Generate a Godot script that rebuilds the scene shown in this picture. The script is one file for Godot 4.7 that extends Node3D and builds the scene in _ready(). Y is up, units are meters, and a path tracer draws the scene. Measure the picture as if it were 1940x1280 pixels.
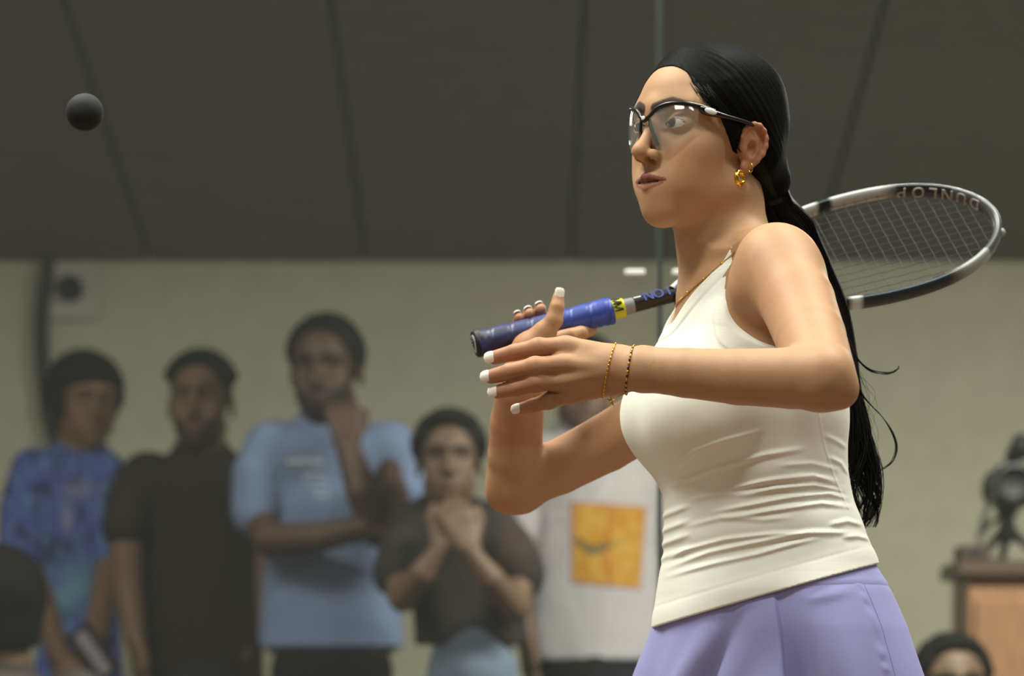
extends Node3D
# A squash court: a player waits for the ball, spectators watch from behind the glass back wall.
# y is up, metres; the lens looks along -z from a low seat inside the court, with a vertical shift.

const F := 7775.0          # focal length in pixels of the 1940 x 1280 frame
const EYE := 0.825         # height of the lens
const HORIZON := 1358.0    # pixel row of the horizon
const COARSE := 1.0          # 1 for the full mesh density
const CROP := [0.0, 0.0, 1940.0, 1280.0]

var rng := RandomNumberGenerator.new()
var mats := {}


func _ready() -> void:
	rng.seed = 7
	camera_and_light()
	make_materials()
	build_court()
	build_corridor()
	build_player()
	build_racket()
	build_ball()
	build_spectators()
	build_camera_corner()
	run_jobs()


func camera_and_light() -> void:
	var cam := Camera3D.new()
	cam.name = "camera"
	cam.projection = Camera3D.PROJECTION_FRUSTUM
	cam.near = 0.05
	cam.far = 60.0
	cam.size = (CROP[3] - CROP[1]) / F * cam.near
	cam.frustum_offset = Vector2(((CROP[0] + CROP[2]) * 0.5 - 970.0) / F, (HORIZON - (CROP[1] + CROP[3]) * 0.5) / F) * cam.near
	cam.position = Vector3(0, EYE, 0)
	var lens := CameraAttributesPhysical.new()
	lens.frustum_focal_length = 200.0
	lens.exposure_aperture = 7.0
	lens.frustum_focus_distance = 4.84
	cam.attributes = lens
	add_child(cam)
	cam.current = true
	var e := Environment.new()
	e.background_mode = Environment.BG_COLOR
	e.background_color = Color(0, 0, 0)
	e.tonemap_mode = Environment.TONE_MAPPER_LINEAR
	e.tonemap_exposure = 1.0
	e.sdfgi_enabled = true
	e.ssao_enabled = true
	e.ssil_enabled = true
	var we := WorldEnvironment.new()
	we.name = "world"
	we.environment = e
	add_child(we)
	# lamps of the court, under the ceiling, and of the corridor behind the glass
	for x in [-1.5, 1.5]:
		for z in [-5.6, -3.4, 0.2]:
			var place: String = "beside the glass wall" if z < -5.0 else "over the middle of the court" if z < -2.0 else "beside the front wall"
			lamp("ceiling_lamp", Vector3(x, 4.55, z), Vector2(1.5, 0.5), COURT_LAMP * (1.1 if x < 0 else 0.9) * (1.75 if z < -5.0 else (1.25 if x < 0 else 0.75) if z < -2.0 else 0.36), Color(0.99, 1.0, 0.955), "long white lamp panel %s, on the %s" % [place, "ball's side" if x < 0 else "racket's side"], "court lamps")
	for x in [-1.3, 1.3]:
		lamp("corridor_lamp", Vector3(x, 2.318, -8.2), Vector2(1.2, 0.18), CORRIDOR_LAMP * (0.62 if x < 0 else 2.4), Color(1.0, 1.0, 0.93), "slim lamp panel under the corridor soffit above the %s" % ["spectators" if x < 0 else "cabinet side"], "corridor lamps")


const COURT_LAMP := 9.0
const CORRIDOR_LAMP := 4.3


func lamp(called: String, at: Vector3, size: Vector2, energy: float, color: Color, label: String, group: String) -> void:
	var t := thing(called, label, "lamp", at, group)
	var housing := Acc.new()
	housing.box(at + Vector3(0, 0.03, 0), Vector3(size.x + 0.06, 0.05, size.y + 0.06), 0.008)
	obj("housing", housing, plain(Color(0.75, 0.75, 0.73), 0.5), t)
	var glow := Acc.new()
	glow.box(at, Vector3(size.x, 0.014, size.y), 0.003)
	var m := StandardMaterial3D.new()
	m.albedo_color = Color(0.9, 0.9, 0.88)
	m.emission_enabled = true
	m.emission = color
	m.emission_energy_multiplier = 1.5
	obj("diffuser", glow, m, t)
	var l := AreaLight3D.new()
	l.name = "glow"
	l.area_size = size
	l.area_normalize_energy = true
	l.light_energy = energy
	l.light_color = color
	l.area_range = 20.0
	l.area_attenuation = 2.0
	l.shadow_enabled = true
	l.rotation.x = -PI / 2
	l.position = Vector3(0, -0.02, 0)
	t.add_child(l, true)


# ---------------------------------------------------------------- helpers

func W(px: float, py: float, d: float) -> Vector3:      # the point that pixel (px, py) shows at distance d
	return Vector3((px - 970.0) * d / F, EYE + (HORIZON - py) * d / F, -d)


func L(r: float, d: float) -> float:                    # a length of r pixels at distance d
	return r * d / F


func lin(r: float, g: float, b: float) -> Color:        # an sRGB colour as linear values for vertex colours
	return Color(r, g, b).srgb_to_linear()


func thing(called: String, label: String, category: String, at := Vector3.ZERO, group := "") -> Node3D:
	var o := Node3D.new()
	o.name = called
	o.position = at
	add_child(o, true)
	fix_name(o, called)
	o.set_meta("label", label)
	o.set_meta("category", category)
	if group:
		o.set_meta("group", group)
	return o


var used := {}


func fix_name(o: Node, called: String) -> void:
	var parent := o.get_parent()
	var key := str(parent.get_instance_id()) + called
	var n: int = used.get(key, 0)
	used[key] = n + 1
	o.name = called if n == 0 else "%s_%03d" % [called, n]


func origin_of(n: Node) -> Vector3:
	var p := Vector3.ZERO
	while n is Node3D and n != self:
		p += n.position
		n = n.get_parent()
	return p


# shape in world coordinates -> one named mesh under its parent
func obj(called: String, acc: Acc, m: Material, parent: Node = self, at = null) -> MeshInstance3D:
	var o := MeshInstance3D.new()
	o.name = called
	var base: Vector3 = at if at != null else (origin_of(parent) if parent != self else Vector3.ZERO)
	o.mesh = acc.commit(base)
	o.position = base - origin_of(parent)
	o.material_override = m
	parent.add_child(o, true)
	fix_name(o, called)
	return o


# the same for shapes given as distance fields: parts are [field, low corner, high corner, cell, boxes to leave out, colours]; they are meshed side by side at the end
var pending := []
var jobs := []


func field_obj(called: String, parts: Array, m: Material, parent: Node) -> MeshInstance3D:
	var o := MeshInstance3D.new()
	o.name = called
	o.material_override = m
	parent.add_child(o, true)
	fix_name(o, called)
	var accs := []
	for p in parts:
		var acc := Acc.new()
		accs.append(acc)
		jobs.append([acc] + p)
	pending.append([o, accs, origin_of(parent)])
	return o


func run_jobs() -> void:
	var order := jobs
	var work := func(i: int) -> void:
		var j: Array = order[i]
		var fd: Field = j[1]
		fd.mesh(j[0], j[2], j[3], j[4], j[5] if j.size() > 5 else [], j[6] if j.size() > 6 else null)
		(j[0] as Acc).orient()
	var id := WorkerThreadPool.add_group_task(work, order.size(), -1, true)
	WorkerThreadPool.wait_for_group_task_completion(id)
	for p in pending:
		var all: Acc = p[1][0]
		for k in range(1, p[1].size()):
			all.join(p[1][k])
		(p[0] as MeshInstance3D).mesh = all.commit(p[2], false)


func tag(o: Node, label: String, category: String, group := "") -> Node:
	o.set_meta("label", label)
	o.set_meta("category", category)
	if group:
		o.set_meta("group", group)
	return o


func struct(called: String, acc: Acc, m: Material, parent: Node = self) -> MeshInstance3D:
	var o := obj(called, acc, m, parent)
	if parent == self:
		o.set_meta("kind", "structure")
	return o


func plain(c: Color, rough := 0.6, metal := 0.0, spec := 0.5) -> StandardMaterial3D:
	var m := StandardMaterial3D.new()
	m.albedo_color = c
	m.roughness = rough
	m.metallic = metal
	m.metallic_specular = spec
	return m


func tinted(rough := 0.6, spec := 0.5) -> StandardMaterial3D:   # colour from the vertices
	var m := plain(Color.WHITE, rough, 0.0, spec)
	m.vertex_color_use_as_albedo = true
	return m


# ---------------------------------------------------------------- meshes

class Acc:
	var v := PackedVector3Array()
	var n := PackedVector3Array()
	var c := PackedColorArray()
	var uv := PackedVector2Array()
	var idx := PackedInt32Array()
	var color := Color(1, 1, 1)

	func vert(p: Vector3, nn: Vector3, u := Vector2.ZERO) -> int:
		v.append(p)
		n.append(nn)
		c.append(color)
		uv.append(u)
		return v.size() - 1

	func tri(a: int, b: int, d: int) -> void:
		idx.append(a)
		idx.append(b)
		idx.append(d)

	func quad(a: int, b: int, d: int, e: int) -> void:
		tri(a, b, d)
		tri(a, d, e)

	func join(o: Acc) -> void:
		var first := v.size()
		v.append_array(o.v)
		n.append_array(o.n)
		c.append_array(o.c)
		uv.append_array(o.uv)
		for i in o.idx:
			idx.append(i + first)

	func commit(base: Vector3, turn := true) -> ArrayMesh:
		var q := PackedVector3Array()
		q.resize(v.size())
		for i in v.size():
			q[i] = v[i] - base
		if turn:
			orient()
		return _made(q)

	func orient() -> void:
		var k := 0
		while k < idx.size():
			var a := idx[k]
			var b := idx[k + 1]
			var d := idx[k + 2]
			if (v[b] - v[a]).cross(v[d] - v[a]).dot(n[a] + n[b] + n[d]) > 0.0:
				idx[k + 1] = d
				idx[k + 2] = b
			k += 3

	func _made(q: PackedVector3Array) -> ArrayMesh:
		var arr := []
		arr.resize(Mesh.ARRAY_MAX)
		arr[Mesh.ARRAY_VERTEX] = q
		arr[Mesh.ARRAY_NORMAL] = n
		arr[Mesh.ARRAY_COLOR] = c
		arr[Mesh.ARRAY_TEX_UV] = uv
		arr[Mesh.ARRAY_INDEX] = idx
		var m := ArrayMesh.new()
		m.add_surface_from_arrays(Mesh.PRIMITIVE_TRIANGLES, arr)
		return m

	# a box with chamfered edges, turned by basis
	func box(at: Vector3, size: Vector3, bevel := 0.0, basis := Basis()) -> void:
		var h := size * 0.5
		bevel = minf(bevel, minf(h.x, minf(h.y, h.z)) * 0.9)
		for ax in 3:
			var a1 := (ax + 1) % 3
			var a2 := (ax + 2) % 3
			for s in [-1.0, 1.0]:
				var nn := Vector3.ZERO
				nn[ax] = s
				var q := []
				for k in [[-1, -1], [1, -1], [1, 1], [-1, 1]]:
					var p := Vector3.ZERO
					p[ax] = s * h[ax]
					p[a1] = k[0] * (h[a1] - bevel)
					p[a2] = k[1] * (h[a2] - bevel)
					q.append(vert(at + basis * p, basis * nn))
				quad(q[0], q[1], q[2], q[3])
		if bevel <= 0.0:
			return
		for ax in 3:
			var a1 := (ax + 1) % 3
			var a2 := (ax + 2) % 3
			for s1 in [-1.0, 1.0]:
				for s2 in [-1.0, 1.0]:
					var q := []
					for k in [[-1, 0], [1, 0], [1, 1], [-1, 1]]:
						var p := Vector3.ZERO
						p[ax] = k[0] * (h[ax] - bevel)
						p[a1] = s1 * (h[a1] - (0.0 if k[1] == 0 else bevel))
						p[a2] = s2 * (h[a2] - (bevel if k[1] == 0 else 0.0))
						var nn := Vector3.ZERO
						nn[a1] = s1
						nn[a2] = s2
						q.append(vert(at + basis * p, basis * nn.normalized()))
					quad(q[0], q[1], q[2], q[3])
		for sx in [-1.0, 1.0]:
			for sy in [-1.0, 1.0]:
				for sz in [-1.0, 1.0]:
					var s := Vector3(sx, sy, sz)
					var q := []
					for ax in 3:
						var p := Vector3.ZERO
						for b in 3:
							p[b] = s[b] * (h[b] - (0.0 if b == ax else bevel))
						q.append(vert(at + basis * p, basis * (s / sqrt(3.0))))
					tri(q[0], q[1], q[2])

	# a round tube through points; radii one for each point
	func tube(pts: PackedVector3Array, radii: PackedFloat32Array, sides := 8, caps := true, flat := 1.0, flat_dir := Vector3.ZERO) -> void:
		var m := pts.size()
		if m < 2:
			return
		var t0 := (pts[1] - pts[0]).normalized()
		var u := flat_dir
		if u == Vector3.ZERO:
			u = Vector3.UP if absf(t0.y) < 0.9 else Vector3.RIGHT
		var first := v.size()
		for i in m:
			var t := (pts[mini(i + 1, m - 1)] - pts[maxi(i - 1, 0)]).normalized()
			u = (u - t * u.dot(t)).normalized()
			var w := t.cross(u)
			for k in sides:
				var a := TAU * k / sides
				var dir := u * cos(a) * flat + w * sin(a)
				var nn := (u * cos(a) / flat + w * sin(a)).normalized()
				vert(pts[i] + dir * radii[i], nn, Vector2(float(k) / sides, float(i) / (m - 1)))
		for i in m - 1:
			for k in sides:
				var a := first + i * sides + k
				var b := first + i * sides + (k + 1) % sides
				quad(a, b, b + sides, a + sides)
		if caps:
			for e in [0, m - 1]:
				var t := (pts[1] - pts[0]).normalized() * -1.0 if e == 0 else (pts[m - 1] - pts[m - 2]).normalized()
				var s := vert(pts[e], t)
				for k in sides:
					vert(v[first + e * sides + k], t)
				for k in sides:
					tri(s, s + 1 + k, s + 1 + (k + 1) % sides)

	# rows of points (all the same length) as a smooth sheet
	func sheet(rows: Array, closed := false, flip := false) -> void:
		var nr := rows.size()
		var nc: int = rows[0].size()
		var first := v.size()
		for i in nr:
			for j in nc:
				var a: Vector3 = rows[mini(i + 1, nr - 1)][j] - rows[maxi(i - 1, 0)][j]
				var j1 := (j + 1) % nc if closed else mini(j + 1, nc - 1)
				var j0 := (j - 1 + nc) % nc if closed else maxi(j - 1, 0)
				var b: Vector3 = rows[i][j1] - rows[i][j0]
				var nn := a.cross(b).normalized() * (-1.0 if flip else 1.0)
				vert(rows[i][j], nn, Vector2(float(j) / maxi(nc - 1, 1), float(i) / maxi(nr - 1, 1)))
		for i in nr - 1:
			for j in (nc if closed else nc - 1):
				var a := first + i * nc + j
				var b := first + i * nc + (j + 1) % nc
				quad(a, b, b + nc, a + nc)

	# an ellipsoid
	func ball(at: Vector3, r: Vector3, basis := Basis(), nu := 24, nv := 14) -> void:
		var first := v.size()
		for i in nv + 1:
			var th := PI * i / nv
			for j in nu:
				var ph := TAU * j / nu
				var q := Vector3(sin(th) * cos(ph), cos(th), sin(th) * sin(ph))
				vert(at + basis * (q * r), (basis * (q / r)).normalized(), Vector2(float(j) / nu, float(i) / nv))
		for i in nv:
			for j in nu:
				var a := first + i * nu + j
				var b := first + i * nu + (j + 1) % nu
				quad(a, b, b + nu, a + nu)

	# a profile of (radius, height) turned round an axis
	func lathe(at: Vector3, axis: Vector3, profile: Array, sides := 32) -> void:
		axis = axis.normalized()
		var u := (Vector3.UP if absf(axis.y) < 0.9 else Vector3.RIGHT).cross(axis).normalized()
		var w := axis.cross(u)
		for i in profile.size() - 1:
			var p: Vector2 = profile[i]
			var q: Vector2 = profile[i + 1]
			var along := (q - p).normalized()
			var nr := Vector2(along.y, -along.x)
			var first := v.size()
			for e in [p, q]:
				for k in sides:
					var a := TAU * k / sides
					var dir := u * cos(a) + w * sin(a)
					vert(at + dir * e.x + axis * e.y, (dir * nr.x + axis * nr.y).normalized())
			for k in sides:
				quad(first + k, first + (k + 1) % sides, first + sides + (k + 1) % sides, first + sides + k)


# a smooth line through points
static func smooth_line(pts: Array, steps := 8) -> PackedVector3Array:
	var out := PackedVector3Array()
	for i in pts.size() - 1:
		var p0: Vector3 = pts[maxi(i - 1, 0)]
		var p1: Vector3 = pts[i]
		var p2: Vector3 = pts[i + 1]
		var p3: Vector3 = pts[mini(i + 2, pts.size() - 1)]
		for k in steps:
			var t := float(k) / steps
			out.append(0.5 * ((2.0 * p1) + (p2 - p0) * t + (2.0 * p0 - 5.0 * p1 + 4.0 * p2 - p3) * t * t + (3.0 * p1 - p0 - 3.0 * p2 + p3) * t * t * t))
	out.append(pts[pts.size() - 1])
	return out


static func even(r0: float, r1: float, m: int) -> PackedFloat32Array:
	var out := PackedFloat32Array()
	for i in m:
		out.append(lerpf(r0, r1, float(i) / maxi(m - 1, 1)))
	return out


# ---------------------------------------------------------------- bodies as distance fields, meshed by surface nets

class Field:
	var ty := PackedInt32Array()
	var minus := PackedByteArray()
	var A := PackedVector3Array()
	var AB := PackedVector3Array()
	var R1 := PackedFloat32Array()
	var DR := PackedFloat32Array()
	var IL := PackedFloat32Array()
	var K := PackedFloat32Array()
	var BI: Array[Basis] = []
	var IR := PackedVector3Array()
	var tables := []
	var post: Callable
	var post_pad := 0.0
	var everything := PackedInt32Array()

	func _add(t: int, a: Vector3, ab: Vector3, r1: float, dr: float, k: float, sub: bool, b: Basis, ir: Vector3) -> void:
		everything.append(ty.size())
		ty.append(t)
		minus.append(1 if sub else 0)
		A.append(a)
		AB.append(ab)
		R1.append(r1)
		DR.append(dr)
		IL.append(1.0 / maxf(ab.length_squared(), 1e-12))
		K.append(k)
		BI.append(b)
		IR.append(ir)

	func cap(a: Vector3, b: Vector3, r1: float, r2: float, k := 0.01, sub := false) -> void:
		_add(0, a, b - a, r1, r2 - r1, k, sub, Basis(), Vector3.ONE)

	func chain(pts: Array, radii: Array, k := 0.01) -> void:
		for i in pts.size() - 1:
			cap(pts[i], pts[i + 1], radii[i], radii[i + 1], k if i == 0 else minf(k, 0.0025))

	func ell(c: Vector3, r: Vector3, axes := Basis(), k := 0.01, sub := false) -> void:
		_add(1, c, Vector3.ZERO, 0, 0, k, sub, axes.inverse(), Vector3(1.0 / r.x, 1.0 / r.y, 1.0 / r.z))

	# a rounded box
	func block(c: Vector3, half: Vector3, round_: float, axes := Basis(), k := 0.01, sub := false) -> void:
		_add(3, c, half - Vector3.ONE * round_, round_, 0, k, sub, axes.inverse(), Vector3.ONE)

	# a trunk: rows of [y, cx, cz, half width across, half depth, turn]
	func trunk(rows: Array, k := 0.01) -> Trunk:
		var t := Trunk.new()
		t.setup(rows)
		tables.append(t)
		_add(2, Vector3.ZERO, Vector3.ZERO, tables.size() - 1, 0, k, false, Basis(), Vector3.ONE)
		return t

	func prim(i: int, p: Vector3) -> float:
		var t := ty[i]
		if t == 0:
			var q := p - A[i]
			var ab := AB[i]
			var s := clampf(q.dot(ab) * IL[i], 0.0, 1.0)
			return (q - ab * s).length() - R1[i] - DR[i] * s
		if t == 1:
			var ir := IR[i]
			var q := (BI[i] * (p - A[i])) * ir
			var k0 := q.length()
			var k1 := (q * ir).length()
			return k0 * (k0 - 1.0) / maxf(k1, 1e-9)
		if t == 3:
			var q := (BI[i] * (p - A[i])).abs() - AB[i]
			return q.max(Vector3.ZERO).length() + minf(maxf(q.x, maxf(q.y, q.z)), 0.0) - R1[i]
		return tables[int(R1[i])].dist(p)

	func ev(p: Vector3, list: PackedInt32Array) -> float:
		var d := 1000.0
		for i in list:
			var e := 0.0
			var t := ty[i]
			if t == 0:
				var q := p - A[i]
				var ab := AB[i]
				var s := clampf(q.dot(ab) * IL[i], 0.0, 1.0)
				e = (q - ab * s).length() - R1[i] - DR[i] * s
			elif t == 1:
				var ir := IR[i]
				var q := (BI[i] * (p - A[i])) * ir
				var k0 := q.length()
				e = k0 * (k0 - 1.0) / maxf((q * ir).length(), 1e-9)
			else:
				e = prim(i, p)
			var k := K[i]
			if minus[i]:
				var h := maxf(k - absf(d + e), 0.0) / k
				d = maxf(d, -e) + h * h * k * 0.25
			else:
				var h := maxf(k - absf(d - e), 0.0) / k
				d = minf(d, e) - h * h * k * 0.25
		return d

	func at(p: Vector3) -> float:
		var d := ev(p, everything)
		return post.call(p, d) if post.is_valid() else d

	func relevant(p: Vector3, d: float, rad: float, list: PackedInt32Array) -> PackedInt32Array:
		var out := PackedInt32Array()
		for i in list:
			var e := prim(i, p)
			if minus[i]:
				if e < rad * 1.6 + K[i] * 1.5 + 0.004:
					out.append(i)
			elif e < d + 3.0 * rad + K[i] * 2.0 + 0.006:
				out.append(i)
		return out

	# the surface inside the box lo..hi, in cells of h, added to acc
	func mesh(acc: Acc, lo: Vector3, hi: Vector3, h: float, skip: Array = [], paint = null) -> void:
		h *= COARSE
		var nx := int(ceil((hi.x - lo.x) / h)) + 1
		var ny := int(ceil((hi.y - lo.y) / h)) + 1
		var nz := int(ceil((hi.z - lo.z) / h)) + 1
		var mx := nx - 1
		var my := ny - 1
		var mz := nz - 1
		nx = int(ceil((nx - 1) / 12.0)) * 12 + 1
		ny = int(ceil((ny - 1) / 12.0)) * 12 + 1
		nz = int(ceil((nz - 1) / 12.0)) * 12 + 1
		var sy := nx
		var sz := nx * ny
		var val := PackedFloat32Array()
		val.resize(nx * ny * nz)
		val.fill(1e9)
		var vi := PackedInt32Array()
		vi.resize(nx * ny * nz)
		vi.fill(-1)
		var subs := PackedInt32Array()
		var rb := h * 12.0 * 0.866
		var rs := h * 4.0 * 0.866
		var has_post := post.is_valid()
		for bz in range(0, nz - 1, 12):
			for by in range(0, ny - 1, 12):
				for bx in range(0, nx - 1, 12):
					var c := lo + Vector3(bx + 6, by + 6, bz + 6) * h
					var inside := false
					for box in skip:
						if box.grow(-h * 1.5).encloses(AABB(c - Vector3.ONE * 6.0 * h, Vector3.ONE * 12.0 * h)):
							inside = true
					if inside:
						continue
					var d := ev(c, everything)
					if absf(d) > rb * 1.5 + post_pad + 0.004:
						continue
					var list := relevant(c, absf(d), rb, everything)
					for tz in range(bz, bz + 12, 4):
						for tyy in range(by, by + 12, 4):
							for tx in range(bx, bx + 12, 4):
								var cs := lo + Vector3(tx + 2, tyy + 2, tz + 2) * h
								var ds := ev(cs, list)
								if absf(ds) > rs * 1.25 + post_pad + 0.0005:
									continue
								var near := relevant(cs, absf(ds), rs, list)
								subs.append(tx + tyy * sy + tz * sz)
								for z in range(tz, tz + 5):
									for y in range(tyy, tyy + 5):
										var at_ := tx + y * sy + z * sz
										for x in range(tx, tx + 5):
											if val[at_] > 1e8:
												var p := lo + Vector3(x, y, z) * h
												var dd := ev(p, near)
												val[at_] = post.call(p, dd) if has_post else dd
											at_ += 1
		var first := acc.v.size()
		var cells := PackedInt32Array()
		for s in subs:
			var tz := s / sz
			var tyy := (s - tz * sz) / sy
			var tx := s - tz * sz - tyy * sy
			for z in range(tz, mini(tz + 4, mz)):
				for y in range(tyy, mini(tyy + 4, my)):
					for x in range(tx, mini(tx + 4, mx)):
						var o := x + y * sy + z * sz
						var v0 := val[o]
						var v1 := val[o + 1]
						var v2 := val[o + sy]
						var v3 := val[o + sy + 1]
						var v4 := val[o + sz]
						var v5 := val[o + sz + 1]
						var v6 := val[o + sz + sy]
						var v7 := val[o + sz + sy + 1]
						var lowest := minf(minf(minf(v0, v1), minf(v2, v3)), minf(minf(v4, v5), minf(v6, v7)))
						if lowest > 0.0:
							continue
						var most := maxf(maxf(maxf(v0, v1), maxf(v2, v3)), maxf(maxf(v4, v5), maxf(v6, v7)))
						if most <= 0.0 or most > 1e8:
							continue
						var sum := Vector3.ZERO
						var cnt := 0
						if (v0 > 0) != (v1 > 0): sum += Vector3(v0 / (v0 - v1), 0, 0); cnt += 1
						if (v2 > 0) != (v3 > 0): sum += Vector3(v2 / (v2 - v3), 1, 0); cnt += 1
						if (v4 > 0) != (v5 > 0): sum += Vector3(v4 / (v4 - v5), 0, 1); cnt += 1
						if (v6 > 0) != (v7 > 0): sum += Vector3(v6 / (v6 - v7), 1, 1); cnt += 1
						if (v0 > 0) != (v2 > 0): sum += Vector3(0, v0 / (v0 - v2), 0); cnt += 1
						if (v1 > 0) != (v3 > 0): sum += Vector3(1, v1 / (v1 - v3), 0); cnt += 1
						if (v4 > 0) != (v6 > 0): sum += Vector3(0, v4 / (v4 - v6), 1); cnt += 1
						if (v5 > 0) != (v7 > 0): sum += Vector3(1, v5 / (v5 - v7), 1); cnt += 1
						if (v0 > 0) != (v4 > 0): sum += Vector3(0, 0, v0 / (v0 - v4)); cnt += 1
						if (v1 > 0) != (v5 > 0): sum += Vector3(1, 0, v1 / (v1 - v5)); cnt += 1
						if (v2 > 0) != (v6 > 0): sum += Vector3(0, 1, v2 / (v2 - v6)); cnt += 1
						if (v3 > 0) != (v7 > 0): sum += Vector3(1, 1, v3 / (v3 - v7)); cnt += 1
						var q := sum / cnt
						var ux := 1.0 - q.x
						var uy := 1.0 - q.y
						var uz := 1.0 - q.z
						var g := Vector3(
							(v1 - v0) * uy * uz + (v3 - v2) * q.y * uz + (v5 - v4) * uy * q.z + (v7 - v6) * q.y * q.z,
							(v2 - v0) * ux * uz + (v3 - v1) * q.x * uz + (v6 - v4) * ux * q.z + (v7 - v5) * q.x * q.z,
							(v4 - v0) * ux * uy + (v5 - v1) * q.x * uy + (v6 - v2) * ux * q.y + (v7 - v3) * q.x * q.y)
						var p := lo + (Vector3(x, y, z) + q) * h
						if skip.size():
							var gone := false
							for box in skip:
								if box.grow(-h * 1.2).has_point(p):
									gone = true
							if gone:
								continue
						if paint != null:
							acc.color = paint.call(p)
						vi[o] = acc.vert(p, g.normalized())
						cells.append(o)
		for o in cells:
			var a := vi[o]
			var here := val[o] > 0
			# the edges that leave the cell's lowest corner
			if here != (val[o + 1] > 0):
				var b := vi[o - sy] if o >= sy else -1
				var c := vi[o - sz] if o >= sz else -1
				var e := vi[o - sy - sz] if o >= sy + sz else -1
				if b >= 0 and c >= 0 and e >= 0:
					acc.quad(a, b, e, c)
			if here != (val[o + sy] > 0):
				var b := vi[o - 1] if o >= 1 else -1
				var c := vi[o - sz] if o >= sz else -1
				var e := vi[o - 1 - sz] if o >= 1 + sz else -1
				if b >= 0 and c >= 0 and e >= 0:
					acc.quad(a, b, e, c)
			if here != (val[o + sz] > 0):
				var b := vi[o - 1] if o >= 1 else -1
				var c := vi[o - sy] if o >= sy else -1
				var e := vi[o - 1 - sy] if o >= 1 + sy else -1
				if b >= 0 and c >= 0 and e >= 0:
					acc.quad(a, b, e, c)
		if first == acc.v.size():
			print("empty surface")


class Trunk:
	var y0 := 0.0
	var y1 := 0.0
	const STEP := 0.004
	var cx := PackedFloat32Array()
	var cz := PackedFloat32Array()
	var ra := PackedFloat32Array()
	var rb := PackedFloat32Array()
	var cs := PackedFloat32Array()
	var sn := PackedFloat32Array()

	func setup(rows: Array) -> void:
		rows = rows.duplicate()
		rows.sort_custom(func(p, q): return p[0] < q[0])
		y0 = rows[0][0]
		y1 = rows[-1][0]
		var m := int(ceil((y1 - y0) / STEP)) + 2
		for i in m:
			var y := minf(y0 + i * STEP, y1)
			var k := 0
			while k < rows.size() - 2 and rows[k + 1][0] < y:
				k += 1
			var t: float = (y - rows[k][0]) / (rows[k + 1][0] - rows[k][0])
			var o := []
			for j in range(1, 6):
				o.append(cubic_interpolate(rows[k][j], rows[k + 1][j], rows[maxi(k - 1, 0)][j], rows[mini(k + 2, rows.size() - 1)][j], t))
			cx.append(o[0])
			cz.append(o[1])
			ra.append(o[2])
			rb.append(o[3])
			cs.append(cos(o[4]))
			sn.append(sin(o[4]))

	# (forward, left) of a point and the radii there
	func local(p: Vector3) -> Vector2:
		var i := clampi(int((p.y - y0) / STEP), 0, cx.size() - 1)
		var x := p.x - cx[i]
		var z := p.z - cz[i]
		return Vector2(-x * cs[i] + z * sn[i], x * sn[i] + z * cs[i])

	func place(fwd: float, left: float, y: float) -> Vector3:
		var i := clampi(int((y - y0) / STEP), 0, cx.size() - 1)
		return Vector3(cx[i] - cs[i] * fwd + sn[i] * left, y, cz[i] + sn[i] * fwd + cs[i] * left)

	# the point at angle th round the ring of height y, lifted off it
	func on(th: float, lift: float, y: float) -> Vector3:
		var s := clampf((y - y0) / STEP, 0.0, cx.size() - 1.001)
		var i := int(s)
		var t := s - i
		var f := (lerpf(rb[i], rb[i + 1], t) + lift) * cos(th)
		var l := (lerpf(ra[i], ra[i + 1], t) + lift) * sin(th)
		var c := lerpf(cs[i], cs[i + 1], t)
		var n := lerpf(sn[i], sn[i + 1], t)
		return Vector3(lerpf(cx[i], cx[i + 1], t) - c * f + n * l, y, lerpf(cz[i], cz[i + 1], t) + n * f + c * l)

	func dist(p: Vector3) -> float:
		var s := clampf((p.y - y0) / STEP, 0.0, cx.size() - 1.001)
		var i := int(s)
		var t := s - i
		var x := p.x - lerpf(cx[i], cx[i + 1], t)
		var z := p.z - lerpf(cz[i], cz[i + 1], t)
		var c := lerpf(cs[i], cs[i + 1], t)
		var n := lerpf(sn[i], sn[i + 1], t)
		var f := (-x * c + z * n) / lerpf(rb[i], rb[i + 1], t)
		var l := (x * n + z * c) / lerpf(ra[i], ra[i + 1], t)
		var k0 := sqrt(f * f + l * l)
		var fb := f / rb[i]
		var la := l / ra[i]
		var d := k0 * (k0 - 1.0) / maxf(sqrt(fb * fb + la * la), 1e-6)
		return maxf(d, maxf(y0 - p.y, p.y - y1))


# ---------------------------------------------------------------- heads
# A head's own axes: x forward, y to the person's left, z up; the origin lies midway between the ear canals.

class Head:
	var o := Vector3.ZERO
	var b := Basis()
	var s := 1.0

	func p(f: float, l: float, u: float) -> Vector3:
		return o + b * (Vector3(f, l, u) * s)

	func inv(q: Vector3) -> Vector3:
		return b.transposed() * (q - o) / s


# yaw 0 looks to -x (left in the picture), positive turns towards the camera; pitch lifts the nose; roll lowers the far side
static func head_at(o: Vector3, yaw: float, pitch: float, roll := 0.0, s := 1.0) -> Head:
	var h := Head.new()
	h.o = o
	h.s = s
	var f := Vector3(-cos(yaw), 0, sin(yaw))
	var l := Vector3(sin(yaw), 0, cos(yaw))
	var u := Vector3.UP
	var f2 := f * cos(pitch) + u * sin(pitch)
	var u2 := u * cos(pitch) - f * sin(pitch)
	var l2 := l * cos(roll) + u2 * sin(roll)
	h.b = Basis(f2, l2, f2.cross(l2))
	return h


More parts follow.
